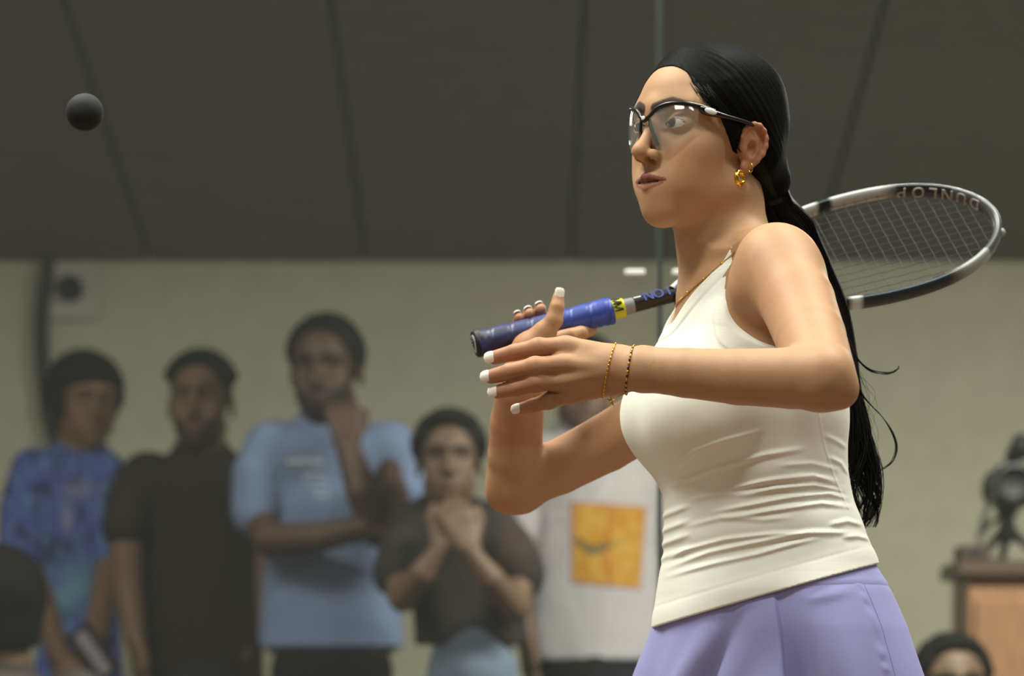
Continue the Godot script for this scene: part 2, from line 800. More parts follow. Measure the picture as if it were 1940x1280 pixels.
func head_shape(fd: Field, h: Head, fine: bool, ears := true) -> void:
	var b := h.b
	var s := h.s
	var e := func(f: float, l: float, u: float, rf: float, rl: float, ru: float, k: float, sub := false):
		fd.ell(h.p(f, l, u), Vector3(rf, rl, ru) * s, b, k * s, sub)
	var c := func(f: float, l: float, u: float, f2: float, l2: float, u2: float, r1: float, r2: float, k: float, sub := false):
		fd.cap(h.p(f, l, u), h.p(f2, l2, u2), r1 * s, r2 * s, k * s, sub)
	e.call(-0.010, 0.0, 0.046, 0.095, 0.070, 0.078, 0.01)
	e.call(0.034, 0.0, 0.052, 0.059, 0.056, 0.052, 0.03)
	e.call(0.040, 0.0, -0.012, 0.053, 0.051, 0.062, 0.03)
	e.call(0.034, 0.0, -0.045, 0.047, 0.041, 0.036, 0.03)
	for m in [-1.0, 1.0]:
		c.call(0.006, 0.047 * m, -0.044, 0.068, 0.013 * m, -0.0765, 0.016, 0.014, 0.025)
		e.call(0.057, 0.043 * m, -0.004, 0.021, 0.016, 0.018, 0.02)
		e.call(0.058, 0.032 * m, -0.034, 0.029, 0.022, 0.034, 0.02)
		c.call(0.088, 0.006 * m, 0.041, 0.070, 0.044 * m, 0.044, 0.0085, 0.009, 0.02)
	e.call(0.0775, 0.0, -0.0775, 0.015, 0.019, 0.0155, 0.022)
	e.call(0.080, 0.0, -0.049, 0.020, 0.028, 0.022, 0.02)
	# eye sockets, then lids
	for m in [-1.0, 1.0]:
		e.call(0.097, 0.031 * m, 0.024, 0.016, 0.019, 0.012, 0.016, true)
	# nose
	c.call(0.089, 0.0, 0.030, 0.1115, 0.0, -0.007, 0.0060, 0.0078, 0.014)
	e.call(0.1145, 0.0, -0.0118, 0.0096, 0.0094, 0.0086, 0.008)
	for m in [-1.0, 1.0]:
		e.call(0.1010, 0.0120 * m, -0.0155, 0.0102, 0.0058, 0.0072, 0.006)
	c.call(0.110, 0.0, -0.0185, 0.096, 0.0, -0.025, 0.0040, 0.004, 0.005)
	if fine:
		for m in [-1.0, 1.0]:
			e.call(0.1045, 0.0082 * m, -0.0222, 0.0078, 0.0048, 0.0058, 0.0025, true)
	# lips
	for m in [-1.0, 1.0]:
		c.call(0.1005, 0.0035 * m, -0.0410, 0.0860, 0.0255 * m, -0.0460, 0.0060, 0.0024, 0.004)
		c.call(0.0980, 0.002 * m, -0.0535, 0.0855, 0.0230 * m, -0.0478, 0.0050, 0.0024, 0.004)
	e.call(0.1000, 0.0, -0.0335, 0.0030, 0.0035, 0.0060, 0.004, true)
	if fine:
		for m in [-1.0, 1.0]:
			c.call(0.1090, 0.0, -0.0483, 0.0930, 0.0230 * m, -0.0462, 0.0030, 0.0006, 0.0015, true)
		for m in [-1.0, 1.0]:
			e.call(0.0770, 0.0305 * m, 0.0240, 0.0140, 0.0175, 0.0138, 0.004)
			e.call(0.0920, 0.0300 * m, 0.0232, 0.0140, 0.0160, 0.0046, 0.0015, true)
			# crease over the upper lid
			c.call(0.0905, 0.020 * m, 0.0315, 0.0850, 0.045 * m, 0.0300, 0.0008, 0.0008, 0.003, true)
	if not ears:
		return
	for m in [-1.0, 1.0]:
		if not fine:
			e.call(-0.010, 0.076 * m, 0.004, 0.018, 0.007, 0.030, 0.006)
			continue
		# the ear in its own frame: scaled about the canal
		var ev := func(f: float, l: float, u: float) -> Vector3: return Vector3(0.004 + f * 0.86, (0.066 + (l - 0.073) * 0.95) * m, -0.001 + u * 0.86)
		var ea := func(f: float, l: float, u: float, rf: float, rl: float, ru: float, k: float, sub := false):
			var q: Vector3 = ev.call(f, l, u)
			e.call(q.x, q.y, q.z, rf * 0.86, rl, ru * 0.86, k, sub)
		ea.call(-0.010, 0.0720, 0.004, 0.0190, 0.0080, 0.0300, 0.008)
		ea.call(-0.012, 0.0770, 0.008, 0.0200, 0.0052, 0.0285, 0.005)
		var rim := [Vector3(0.007, 0.074, 0.006), Vector3(0.0095, 0.0765, 0.016), Vector3(0.007, 0.0785, 0.025), Vector3(0.0005, 0.0805, 0.0320), Vector3(-0.008, 0.0820, 0.0355), Vector3(-0.017, 0.0835, 0.0345), Vector3(-0.0245, 0.0845, 0.028), Vector3(-0.0290, 0.0848, 0.018), Vector3(-0.0295, 0.0838, 0.007), Vector3(-0.0265, 0.082, -0.004), Vector3(-0.0190, 0.079, -0.0135), Vector3(-0.012, 0.0765, -0.020), Vector3(-0.005, 0.0745, -0.026)]
		for i in rim.size() - 1:
			var p: Vector3 = ev.call(rim[i].x, rim[i].y, rim[i].z)
			var q: Vector3 = ev.call(rim[i + 1].x, rim[i + 1].y, rim[i + 1].z)
			c.call(p.x, p.y, p.z, q.x, q.y, q.z, 0.0030, 0.0030, 0.003)
		ea.call(-0.0120, 0.0850, 0.0220, 0.0100, 0.0055, 0.0075, 0.003, true)
		ea.call(-0.0215, 0.0850, 0.0120, 0.0040, 0.0045, 0.0130, 0.003, true)
		ea.call(-0.0060, 0.0840, -0.0005, 0.0090, 0.0085, 0.0120, 0.003, true)
		var fold := [Vector3(-0.009, 0.0785, 0.0270), Vector3(-0.0155, 0.0800, 0.0150), Vector3(-0.0170, 0.0800, 0.000), Vector3(-0.0105, 0.0780, -0.0130)]
		for i in 3:
			var p: Vector3 = ev.call(fold[i].x, fold[i].y, fold[i].z)
			var q: Vector3 = ev.call(fold[i + 1].x, fold[i + 1].y, fold[i + 1].z)
			c.call(p.x, p.y, p.z, q.x, q.y, q.z, 0.0024, 0.0024, 0.003)
		ea.call(-0.001, 0.0745, -0.0250, 0.0085, 0.0046, 0.0090, 0.004)
		ea.call(0.0060, 0.0755, -0.001, 0.0048, 0.0038, 0.0075, 0.003)


static func near_line(p: Vector2, a: Vector2, b: Vector2) -> float:
	var t := clampf((p - a).dot(b - a) / (b - a).length_squared(), 0.0, 1.0)
	return p.distance_to(a + (b - a) * t)


# colours of a face that belong to it: lips, brows, cheeks, beard
func head_color(q: Vector3, look: Dictionary) -> Color:
	var c: Color = look.skin
	var al := absf(q.y)
	if q.x > 0.03:
		var face := Vector2(al, q.z)
		var cheek := clampf(1.0 - Vector2(al - 0.045, q.z + 0.018).length() / 0.030, 0.0, 1.0)
		c = c.lerp(look.cheek, cheek * 0.5)
		var nose := clampf(1.0 - Vector2(al, q.z + 0.010).length() / 0.016, 0.0, 1.0) if q.x > 0.095 else 0.0
		c = c.lerp(look.cheek, nose * 0.4)
		var hollow := clampf(1.0 - Vector2((al - 0.030) / 1.5, q.z - 0.016).length() / 0.012, 0.0, 1.0)
		c = c.lerp(look.lid, hollow * 0.55)
		if look.get("beard", 0.0) > 0.0:
			var line := -0.034 + maxf(0.0, al - 0.03) * 0.55
			var bd := smoothstep(line + 0.008, line - 0.006, q.z) * smoothstep(0.010, 0.035, q.x + 0.02)
			var tash := smoothstep(0.008, 0.004, absf(q.z + 0.0345)) * smoothstep(0.032, 0.026, al)
			c = c.lerp(look.hair, maxf(bd, tash) * look.beard)
		if q.x > 0.070 and al < 0.030 and q.z < -0.030 and q.z > -0.070:
			var up := near_line(face, Vector2(0.002, -0.0415), Vector2(0.0250, -0.0458))
			var low := near_line(face, Vector2(0.0, -0.0532), Vector2(0.0220, -0.0480))
			var seam := lerpf(-0.0483, -0.0462, clampf(al / 0.023, 0.0, 1.0))
			var lip := smoothstep(0.0064, 0.0048, up + al * 0.10) if q.z > seam else smoothstep(0.0058, 0.0042, low + al * 0.10)
			c = c.lerp(look.lip if q.z > seam else (look.lip as Color).lerp(look.cheek, 0.55), lip)
			if absf(q.z - seam) < 0.0018 * (1.0 - al / 0.030) and al < 0.024:
				c = c.lerp(Color(0.02, 0.008, 0.006), 0.75)
		var brow := minf(near_line(face, Vector2(0.011, 0.0420), Vector2(0.030, 0.0492)), near_line(face, Vector2(0.030, 0.0492), Vector2(0.052, 0.0440)))
		var wide := lerpf(0.0060, 0.0032, clampf((al - 0.02) / 0.03, 0.0, 1.0))
		c = c.lerp(look.hair, smoothstep(wide + 0.0014, wide - 0.0010, brow) * look.get("brow", 0.85))
		if look.get("painted_eyes", false):
			var d := Vector2((al - 0.031) / 2.2, q.z - 0.0235).length()
			c = c.lerp(Color(0.02, 0.015, 0.012), smoothstep(0.0062, 0.0042, d) * 0.9)
	return c


# straight-backed hair lies behind this line: points of (height, forward)
const HAIRLINE := [Vector2(-0.12, -0.040), Vector2(-0.060, -0.030), Vector2(-0.030, -0.020), Vector2(-0.012, -0.006), Vector2(-0.003, 0.016), Vector2(0.008, 0.025), Vector2(0.025, 0.037), Vector2(0.045, 0.052), Vector2(0.058, 0.068), Vector2(0.072, 0.073), Vector2(0.085, 0.073), Vector2(0.096, 0.076), Vector2(0.103, 0.090), Vector2(0.118, 0.150)]


static func hairline(u: float) -> float:
	if u <= HAIRLINE[0].x:
		return HAIRLINE[0].y
	for i in HAIRLINE.size() - 1:
		if u <= HAIRLINE[i + 1].x:
			return lerpf(HAIRLINE[i].y, HAIRLINE[i + 1].y, (u - HAIRLINE[i].x) / (HAIRLINE[i + 1].x - HAIRLINE[i].x))
	return 0.15


# distance in front of the hairline (negative: among the hair)
static func hair_cut(q: Vector3) -> float:
	var p := Vector2(q.z, q.x)
	var best := 1.0
	for i in HAIRLINE.size() - 1:
		var a: Vector2 = HAIRLINE[i]
		var ab: Vector2 = HAIRLINE[i + 1] - a
		var t := clampf((p - a).dot(ab) / ab.length_squared(), 0.0, 1.0)
		best = minf(best, p.distance_squared_to(a + ab * t))
	return sqrt(best) * (-1.0 if q.x < hairline(q.z) else 1.0)


# ---------------------------------------------------------------- the court and the corridor behind its glass wall

const GLASS := 6.6         # distance of the glass back wall
const BACK := 10.8         # distance of the corridor's far wall
const TOP := 2.02          # height of that wall, where the sloping soffit meets it
const RISE := 0.153        # how much the soffit rises for each metre towards the court


func speckle(scale: float, lo: Color, hi: Color, seed_ := 3, octaves := 4) -> NoiseTexture2D:
	var f := FastNoiseLite.new()
	f.seed = seed_
	f.frequency = scale
	f.fractal_octaves = octaves
	var t := NoiseTexture2D.new()
	t.width = 512
	t.height = 512
	t.seamless = true
	t.noise = f
	var g := Gradient.new()
	g.set_color(0, lo)
	g.set_color(1, hi)
	t.color_ramp = g
	return t


func relief(scale: float, strength: float, seed_ := 5) -> NoiseTexture2D:
	var f := FastNoiseLite.new()
	f.seed = seed_
	f.frequency = scale
	var t := NoiseTexture2D.new()
	t.width = 512
	t.height = 512
	t.seamless = true
	t.noise = f
	t.as_normal_map = true
	t.bump_strength = strength
	return t


func make_materials() -> void:
	var wall := plain(Color.WHITE, 0.85)
	wall.albedo_texture = speckle(0.02, Color(0.735, 0.725, 0.645), Color(0.775, 0.765, 0.685))
	wall.uv1_triplanar = true
	wall.uv1_world_triplanar = true
	mats.far_wall = wall
	var white := plain(Color.WHITE, 0.8)
	white.albedo_texture = speckle(0.02, Color(0.44, 0.435, 0.425), Color(0.48, 0.475, 0.465))
	white.uv1_triplanar = true
	white.uv1_world_triplanar = true
	mats.court_wall = white
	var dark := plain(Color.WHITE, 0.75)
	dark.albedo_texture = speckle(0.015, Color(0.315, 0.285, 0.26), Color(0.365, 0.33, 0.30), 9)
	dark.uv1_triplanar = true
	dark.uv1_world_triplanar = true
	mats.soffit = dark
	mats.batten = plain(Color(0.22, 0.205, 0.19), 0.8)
	for k in 4:
		var wood := plain(Color.WHITE, 0.35)
		wood.albedo_texture = speckle(0.03, Color(0.38 + 0.02 * k, 0.315, 0.235), Color(0.48 + 0.02 * k, 0.40, 0.305), 20 + k)
		wood.uv1_triplanar = true
		wood.uv1_world_triplanar = true
		wood.uv1_scale = Vector3(6, 6, 0.7)
		mats["plank%d" % k] = wood
	var carpet := plain(Color.WHITE, 0.95)
	carpet.albedo_texture = speckle(0.2, Color(0.20, 0.19, 0.19), Color(0.27, 0.26, 0.25), 11)
	carpet.uv1_triplanar = true
	carpet.uv1_world_triplanar = true
	mats.carpet = carpet
	var pane := plain(Color(0.93, 0.96, 0.94, 0.01), 0.0)
	pane.transparency = BaseMaterial3D.TRANSPARENCY_ALPHA
	pane.metallic_specular = 0.36
	mats.pane = pane
	mats.glass_edge = plain(Color(0.20, 0.23, 0.215), 0.35)
	var fin := plain(Color(0.40, 0.50, 0.45, 0.06), 0.1)
	fin.transparency = BaseMaterial3D.TRANSPARENCY_ALPHA
	fin.metallic_specular = 0.2
	mats.fin = fin
	mats.steel = plain(Color(0.75, 0.75, 0.74), 0.3, 0.9)
	mats.black = plain(Color(0.07, 0.07, 0.075), 0.5)
	mats.rubber = plain(Color(0.10, 0.098, 0.096), 0.75)


func slab(called: String, at: Vector3, size: Vector3, m: Material, parent: Node = self) -> MeshInstance3D:
	var a := Acc.new()
	a.box(at, size, 0.004)
	return struct(called, a, m, parent)


func build_court() -> void:
	var front := 2.6
	var mid := (front - GLASS) / 2
	var deep := front + GLASS
	slab("wall_front", Vector3(0, 2.3, front + 0.1), Vector3(6.6, 4.7, 0.2), mats.court_wall)
	slab("wall_left", Vector3(-3.3, 2.3, mid), Vector3(0.2, 4.7, deep + 0.2), mats.court_wall)
	slab("wall_right", Vector3(3.3, 2.3, mid), Vector3(0.2, 4.7, deep + 0.2), mats.court_wall)
	slab("ceiling", Vector3(0, 4.75, mid), Vector3(6.8, 0.2, deep + 0.3), mats.court_wall)
	slab("wall_back_upper", Vector3(0, 3.66, -GLASS - 0.02), Vector3(6.4, 2.0, 0.12), mats.court_wall)
	# floor: a slab with boards on it
	var fl := slab("floor", Vector3(0, -0.11, mid), Vector3(6.6, 0.18, deep), mats.batten)
	for i in 32:
		var a := Acc.new()
		a.box(Vector3(-3.1 + i * 0.2, -0.01, mid), Vector3(0.197, 0.02, deep - 0.06), 0.002)
		obj("plank", a, mats["plank%d" % (i * 7 % 4)], fl)
	# the glass back wall: two panes, the joint between them with a fin behind, pale glint bars
	var joint := W(1250, 800, GLASS).x
	var glass := thing("glass_wall", "clear glass back wall of the court between the player and the spectators", "glass wall", Vector3(joint, 0, -GLASS))
	for s in [-1.0, 1.0]:
		var edge: float = -3.2 if s < 0 else 3.2
		var w := absf(edge - joint) - 0.004
		var a := Acc.new()
		a.box(Vector3(joint + s * (0.004 + w / 2), 1.33, -GLASS), Vector3(w, 2.64, 0.012), 0.001)
		obj("pane", a, mats.pane, glass)
	var f := Acc.new()
	f.box(Vector3(joint, 1.33, -GLASS - 0.06), Vector3(0.012, 2.64, 0.09), 0.002)
	var fin := obj("fin", f, mats.fin, glass) if mats.has("fin") else obj("fin", f, mats.glass_edge, glass)
	var sl := Acc.new()
	sl.box(Vector3(joint, 1.33, -GLASS), Vector3(0.0075, 2.64, 0.0125), 0.001)
	obj("joint_seal", sl, mats.glass_edge, glass)
	for s in [-1.0, 1.0]:  # pale bars added to stand in for bright reflections on the panes
		var p := W(1203 if s < 0 else 1293, 515.5, GLASS - 0.0095)
		var a := Acc.new()
		a.box(p, Vector3(0.033, 0.0095, 0.006), 0.002)
		obj("glint_bar", a, plain(Color(0.86, 0.86, 0.84), 0.35), glass)


func soffit_y(d: float) -> float:
	return TOP + (BACK - d) * RISE


func build_corridor() -> void:
	slab("wall_far", Vector3(0, 1.15, -BACK - 0.1), Vector3(7.2, 2.5, 0.2), mats.far_wall)
	slab("wall_corridor_left", Vector3(-3.3, 1.3, -(GLASS + BACK) / 2 - 0.05), Vector3(0.2, 2.8, BACK - GLASS + 0.1), mats.far_wall)
	slab("wall_corridor_right", Vector3(3.3, 1.3, -(GLASS + BACK) / 2 - 0.05), Vector3(0.2, 2.8, BACK - GLASS + 0.1), mats.far_wall)
	slab("floor_corridor", Vector3(0, -0.1, -(GLASS + BACK) / 2 - 0.01), Vector3(6.6, 0.2, BACK - GLASS - 0.02), mats.carpet)
	# the sloping soffit: wide dark panels on a deck, with open joints between them
	var tilt := atan(RISE)
	var mid := (GLASS + BACK) / 2
	var long := (BACK - GLASS) / cos(tilt)
	var basis := Basis(Vector3.RIGHT, -tilt)
	var up := basis * Vector3.UP
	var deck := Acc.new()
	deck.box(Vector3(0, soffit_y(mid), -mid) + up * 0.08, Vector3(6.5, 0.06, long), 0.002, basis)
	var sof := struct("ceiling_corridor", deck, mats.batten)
	# joints as the picture shows them: columns of (x at the wall, x at the frame's top edge)
	var xs := [W(-560, 0, BACK).x, W(-190, 0, BACK).x, W(285, 0, BACK).x, W(692, 0, BACK).x, W(1080, 0, BACK).x, W(1540, 0, BACK).x, W(1990, 0, BACK).x, W(2480, 0, BACK).x]
	for i in xs.size() - 1:
		for half in 2:
			var d0 := BACK - 0.012 if half == 0 else 9.815
			var d1 := 9.82 if half == 0 else GLASS + 0.1
			var dm := (d0 + d1) / 2
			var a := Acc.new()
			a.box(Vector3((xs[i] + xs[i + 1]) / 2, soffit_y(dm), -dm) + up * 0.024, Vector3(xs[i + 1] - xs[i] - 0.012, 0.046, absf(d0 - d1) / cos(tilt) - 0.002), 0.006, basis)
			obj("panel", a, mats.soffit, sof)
	# what hangs on the far wall at the left
	var d := BACK - 0.03
	var cab := thing("cable", "thick dark cable hanging in a curve down the far wall at left", "cable", W(88, 800, d))
	var a := Acc.new()
	var line := smooth_line([W(92, 497, d), W(86, 540, d), W(79, 600, d), W(79, 660, d), W(84, 720, d), W(92, 790, d), W(102, 825, d)], 8)
	a.tube(line, even(0.019, 0.019, line.size()), 12)
	obj("hose", a, mats.black, cab)
	var e := Acc.new()
	e.lathe(W(102, 822, d), W(104, 840, d) - W(102, 822, d), [Vector2(0.0, 0.028), Vector2(0.017, 0.028), Vector2(0.019, 0.0), Vector2(0.0, 0.0)], 20)
	obj("plug", e, mats.black, cab)
	var wd := BACK - 0.001
	var spk := thing("wall_speaker", "round dark speaker on a pale back plate high on the far wall", "speaker", W(135, 552, wd))
	var pl := Acc.new()
	pl.box(W(140, 551, wd) + Vector3(0, 0, 0.012), Vector3(0.135, 0.155, 0.024), 0.006)
	obj("back_plate", pl, plain(Color(0.74, 0.73, 0.70), 0.6), spk)
	var cone := Acc.new()
	cone.lathe(W(135, 549, wd) + Vector3(0, 0, 0.022), Vector3(0, 0, 1), [Vector2(0.034, 0.0), Vector2(0.034, 0.03), Vector2(0.030, 0.036), Vector2(0.026, 0.030), Vector2(0.010, 0.018), Vector2(0.008, 0.022), Vector2(0.0, 0.024)], 32)
	obj("cone", cone, mats.black, spk)


# ---------------------------------------------------------------- the player

var pf: Field              # her skin
var torso: Trunk
var ph: Head
var folds := []


func px_row(py: float, xl: float, xr: float, ratio: float, turn: float, d := 5.0) -> Array:
	var w := (xr - xl) * 0.5 * d / F
	var t := deg_to_rad(turn)
	var b := w / sqrt(pow(cos(t), 2) + pow(ratio * sin(t), 2))
	var c := W((xl + xr) * 0.5, py, d)
	return [c.y, c.x, c.z, b * ratio, b, t]


func torso_rows(slim := 0.0) -> Array:
	return [
		px_row(500, 1330, 1500, 1.5, 16), px_row(530, 1312, 1535, 1.55, 16), px_row(560, 1300, 1555, 1.5, 16), px_row(600, 1287, 1578, 1.45, 16),
		px_row(660, 1270, 1594, 1.4, 17), px_row(720, 1266, 1598, 1.38, 18), px_row(800, 1268, 1601, 1.35, 18), px_row(850, 1266, 1598, 1.3, 19),
		px_row(900, 1260, 1600, 1.26, 21), px_row(950, 1263, 1610, 1.22, 24), px_row(985, 1263, 1624, 1.22, 27), px_row(1020, 1262, 1636, 1.22, 30),
		px_row(1050, 1262, 1648, 1.22, 33), px_row(1080, 1256 + slim, 1660 - slim, 1.22, 35), px_row(1120, 1250 + slim * 2, 1684 - slim * 2, 1.22, 35), px_row(1190, 1243 + slim * 3, 1702 - slim * 3, 1.22, 35), px_row(1290, 1250 + slim * 3, 1710 - slim * 3, 1.22, 35), px_row(1400, 1260 + slim * 2, 1700 - slim * 2, 1.22, 35),
	]


func bust(fd: Field, grow: float, k: float) -> void:
	for m in [-1.0, 1.0]:
		var c := torso.place(0.083, 0.062 * m, W(0, 792, 5.0).y)
		fd.ell(c, Vector3(0.058, 0.060, 0.064) + Vector3.ONE * grow, Basis(), k)
		fd.cap(torso.place(0.085, 0.060 * m, W(0, 770, 5.0).y), torso.place(0.060, 0.070 * m, W(0, 640, 5.0).y), 0.048 + grow, 0.022 + grow, k)


func player_field() -> void:
	pf = Field.new()
	ph = head_at(W(1343, 291, 5.0), deg_to_rad(41), deg_to_rad(2.0), deg_to_rad(-1.0), 1.0)
	head_shape(pf, ph, true)
	# neck and the slopes to the shoulders
	pf.cap(W(1372, 385, 5.01), W(1366, 455, 5.005), L(76, 5), L(74, 5), 0.03)
	pf.cap(W(1366, 455, 5.005), W(1378, 540, 5.01), L(74, 5), L(88, 5), 0.03)
	pf.cap(W(1397, 462, 5.005), W(1464, 500, 4.91), L(44, 5), L(56, 5), 0.03)
	pf.cap(W(1380, 500, 5.05), W(1335, 690, 5.14), L(50, 5), L(56, 5), 0.03)
	torso = pf.trunk(torso_rows(8.0), 0.04)
	bust(pf, -0.003, 0.04)
	# front of the raised near shoulder, in front of the strap
	pf.cap(W(1428, 476, 4.935), W(1442, 545, 4.87), L(28, 4.9), L(38, 4.9), 0.012)
	pf.cap(W(1428, 468, 4.935), W(1462, 490, 4.87), L(32, 4.9), L(58, 4.9), 0.012)
	# near (left) arm
	pf.chain([W(1476, 506, 4.875), W(1512, 575, 4.80), W(1536, 640, 4.73), W(1556, 704, 4.66)], [L(77, 4.87), L(71, 4.80), L(67, 4.73), L(64, 4.66)], 0.02)
	pf.cap(W(1436, 548, 4.88), W(1475, 520, 4.86), L(50, 4.88), L(70, 4.86), 0.03)
	pf.chain([W(1560, 715, 4.635), W(1500, 716, 4.65), W(1400, 714, 4.67), W(1300, 706, 4.69), W(1220, 699, 4.71)], [L(60, 4.63), L(58, 4.65), L(53, 4.67), L(47, 4.69), L(42, 4.71)], 0.012)
	pf.cap(W(1594, 742, 4.635), W(1560, 735, 4.635), L(31, 4.63), L(42, 4.63), 0.016)
	# far (right) arm
	pf.chain([W(1322, 715, 5.14), W(1230, 790, 5.19), W(1150, 838, 5.215), W(1060, 884, 5.23), W(978, 914, 5.24)], [L(60, 5.1), L(58, 5.1), L(55, 5.2), L(52, 5.2), L(53, 5.2)], 0.012)
	pf.chain([W(976, 914, 5.24), W(976, 860, 5.215), W(979, 800, 5.19), W(986, 740, 5.16), W(998, 698, 5.14)], [L(53, 5.2), L(52, 5.2), L(50, 5.2), L(46, 5.2), L(37, 5.2)], 0.012)
	pf.cap(W(958, 938, 5.25), W(985, 930, 5.24), L(32, 5.2), L(40, 5.2), 0.015)
	left_hand()
	right_hand()
	# hips and legs, below the frame
	for m in [-1.0, 1.0]:
		var hip := torso.place(0.0, 0.085 * m, 0.86)
		var foot := Vector3(hip.x - 0.05 - m * 0.06, 0.0, hip.z + m * 0.09)
		var knee := Vector3(lerpf(hip.x, foot.x, 0.5) - 0.07, 0.47, lerpf(hip.z, foot.z, 0.5))
		pf.chain([hip, hip.lerp(knee, 0.5), knee], [0.085, 0.070, 0.053], 0.02)
		pf.chain([knee, Vector3(knee.x + 0.03, 0.34, lerpf(knee.z, foot.z, 0.3)), foot + Vector3(0.02, 0.09, 0)], [0.050, 0.050, 0.034], 0.02)


var nails := []            # [tip, direction, outward normal, length, width]


func left_hand() -> void:
	var P := func(x: float, y: float, d: float) -> Vector3: return W(x, y, d)
	# wrist and the back of the hand
	pf.cap(W(1215, 699, 4.715), W(1165, 698, 4.725), L(40, 4.7), L(34, 4.7), 0.012)
	var knuckles := [W(1072, 656, 4.735), W(1067, 690, 4.725), W(1068, 722, 4.728), W(1083, 748, 4.738)]
	var heel := [W(1172, 678, 4.727), W(1175, 692, 4.722), W(1175, 706, 4.724), W(1170, 722, 4.73)]
	for i in 4:
		pf.cap(heel[i], knuckles[i], 0.0145, [0.0118, 0.0122, 0.0118, 0.0105][i], 0.014)
	pf.cap(W(1150, 700, 4.74), W(1085, 705, 4.745), 0.016, 0.014, 0.012)
	# fingers: each its own chain of joints
	var chains := [
		[W(1072, 656, 4.735), W(1020, 658, 4.728), W(975, 667, 4.735), W(937, 677, 4.745)],
		[W(1067, 690, 4.725), W(1014, 694, 4.715), W(965, 704, 4.722), W(930, 713, 4.735)],
		[W(1068, 722, 4.728), W(1016, 724, 4.718), W(976, 735, 4.724), W(944, 742, 4.735)],
		[W(1083, 748, 4.738), W(1040, 759, 4.732), W(1010, 768, 4.736), W(987, 774, 4.744)],
	]
	var thick := [0.0108, 0.0110, 0.0106, 0.0092]
	for i in 4:
		var t: float = thick[i]
		pf.chain(chains[i], [t * 1.05, t * 0.98, t * 0.88, t * 0.76], 0.0035)
		pf.ell(chains[i][1], Vector3(t * 1.1, t * 1.03, t * 1.05), Basis(), 0.004)     # the middle joint
		pf.ell(chains[i][0] + Vector3(0, 0, 0.004), Vector3(t * 1.2, t * 0.8, t * 0.9), Basis(), 0.008)      # the knuckle
		var a: Vector3 = chains[i][2]
		var b: Vector3 = chains[i][3]
		nails.append([b, (b - a).normalized(), Vector3(-0.22, 0.18, 0.95), 0.0135, t * 1.28, t * 0.76])
	# tendons
	for i in [1, 2]:
		pf.cap(W(1150, 690 + i * 8, 4.712), knuckles[i] + Vector3(0.004, 0, 0.009), 0.0022, 0.0026, 0.010)
	# the thumb lies behind the palm, hidden from the camera
	pf.chain([W(1150, 692, 4.752), W(1105, 690, 4.772), W(1072, 690, 4.785), W(1046, 696, 4.795)], [0.0150, 0.0125, 0.0105, 0.0085], 0.010)
	nails.append([W(1046, 696, 4.795), (W(1046, 696, 4.795) - W(1072, 690, 4.785)).normalized(), Vector3(0, 0.9, 0.3), 0.012, 0.012, 0.0085])


func right_hand() -> void:
	# palm under and in front of the handle, wrist bent back
	pf.cap(W(998, 698, 5.14), W(1006, 662, 5.135), L(38, 5.14), L(32, 5.13), 0.012)
	pf.cap(W(1006, 664, 5.135), W(1030, 632, 5.128), L(30, 5.13), L(22, 5.13), 0.012)      # ball of the thumb
	pf.cap(W(1003, 664, 5.15), W(1000, 650, 5.185), L(32, 5.15), L(15, 5.18), 0.012)
	pf.cap(W(1015, 662, 5.15), W(1080, 636, 5.150), L(26, 5.15), L(13, 5.15), 0.012)
	pf.cap(W(1010, 662, 5.155), W(1050, 645, 5.18), L(26, 5.15), L(15, 5.18), 0.012)
	# thumb up the near side of the handle
	pf.chain([W(1028, 634, 5.128), W(1050, 606, 5.122), W(1055, 582, 5.122), W(1058, 562, 5.126)], [L(20, 5.12), L(16.5, 5.12), L(13.5, 5.12), L(11.0, 5.12)], 0.007)
	nails.append([W(1058.5, 560, 5.126), Vector3(0.10, 1, 0.0).normalized(), Vector3(0.15, 0.1, 0.98), 0.0125, 0.0125, 0.0072])
	# fingers go under the handle and curl up behind it; their tips show above
	var tips := [[W(1024, 585, 5.200), 0.0078], [W(1003, 594, 5.200), 0.0080], [W(983, 602, 5.198), 0.0074]]
	var roots := [W(1050, 648, 5.165), W(1028, 654, 5.168), W(1006, 658, 5.170)]
	for i in 3:
		var t: Vector3 = tips[i][0]
		var r: float = tips[i][1]
		var under: Vector3 = roots[i] + Vector3(0, 0.002, -0.026)
		var behind := Vector3(lerpf(under.x, t.x, 0.5), lerpf(under.y, t.y, 0.55), t.z - 0.019)
		pf.chain([roots[i], under, behind, t + Vector3(0, -0.006, -0.008), t], [r * 1.25, r * 1.2, r * 1.1, r * 1.02, r * 0.92], 0.004)
		nails.append([t, Vector3(-0.15, 0.60, 0.75).normalized(), Vector3(-0.25, 0.30, -0.92), 0.011, r * 1.5, r * 0.9])
	# the forefinger reaches further along the handle
	pf.chain([W(1066, 640, 5.160), W(1100, 631, 5.176), W(1118, 624, 5.200), W(1113, 608, 5.216), W(1106, 605, 5.212)], [0.0102, 0.0092, 0.0085, 0.0078, 0.0072], 0.005)
	nails.append([W(1106, 605, 5.212), Vector3(-0.4, 0.5, 0.6).normalized(), Vector3(-0.2, 0.7, -0.6), 0.011, 0.011, 0.0072])


# a point on a field's surface, seen from p towards q
func reach(fd: Field, p: Vector3, q: Vector3, lift := 0.0) -> Vector3:
	var dir := (q - p).normalized()
	var t := 0.0
	var far := p.distance_to(q)
	for i in 60:
		var d := fd.at(p + dir * t) - lift
		if d < 0.0002 or t > far:
			break
		t += d * 0.8
	return p + dir * t


const SKIN := Color(0.80, 0.60, 0.46)


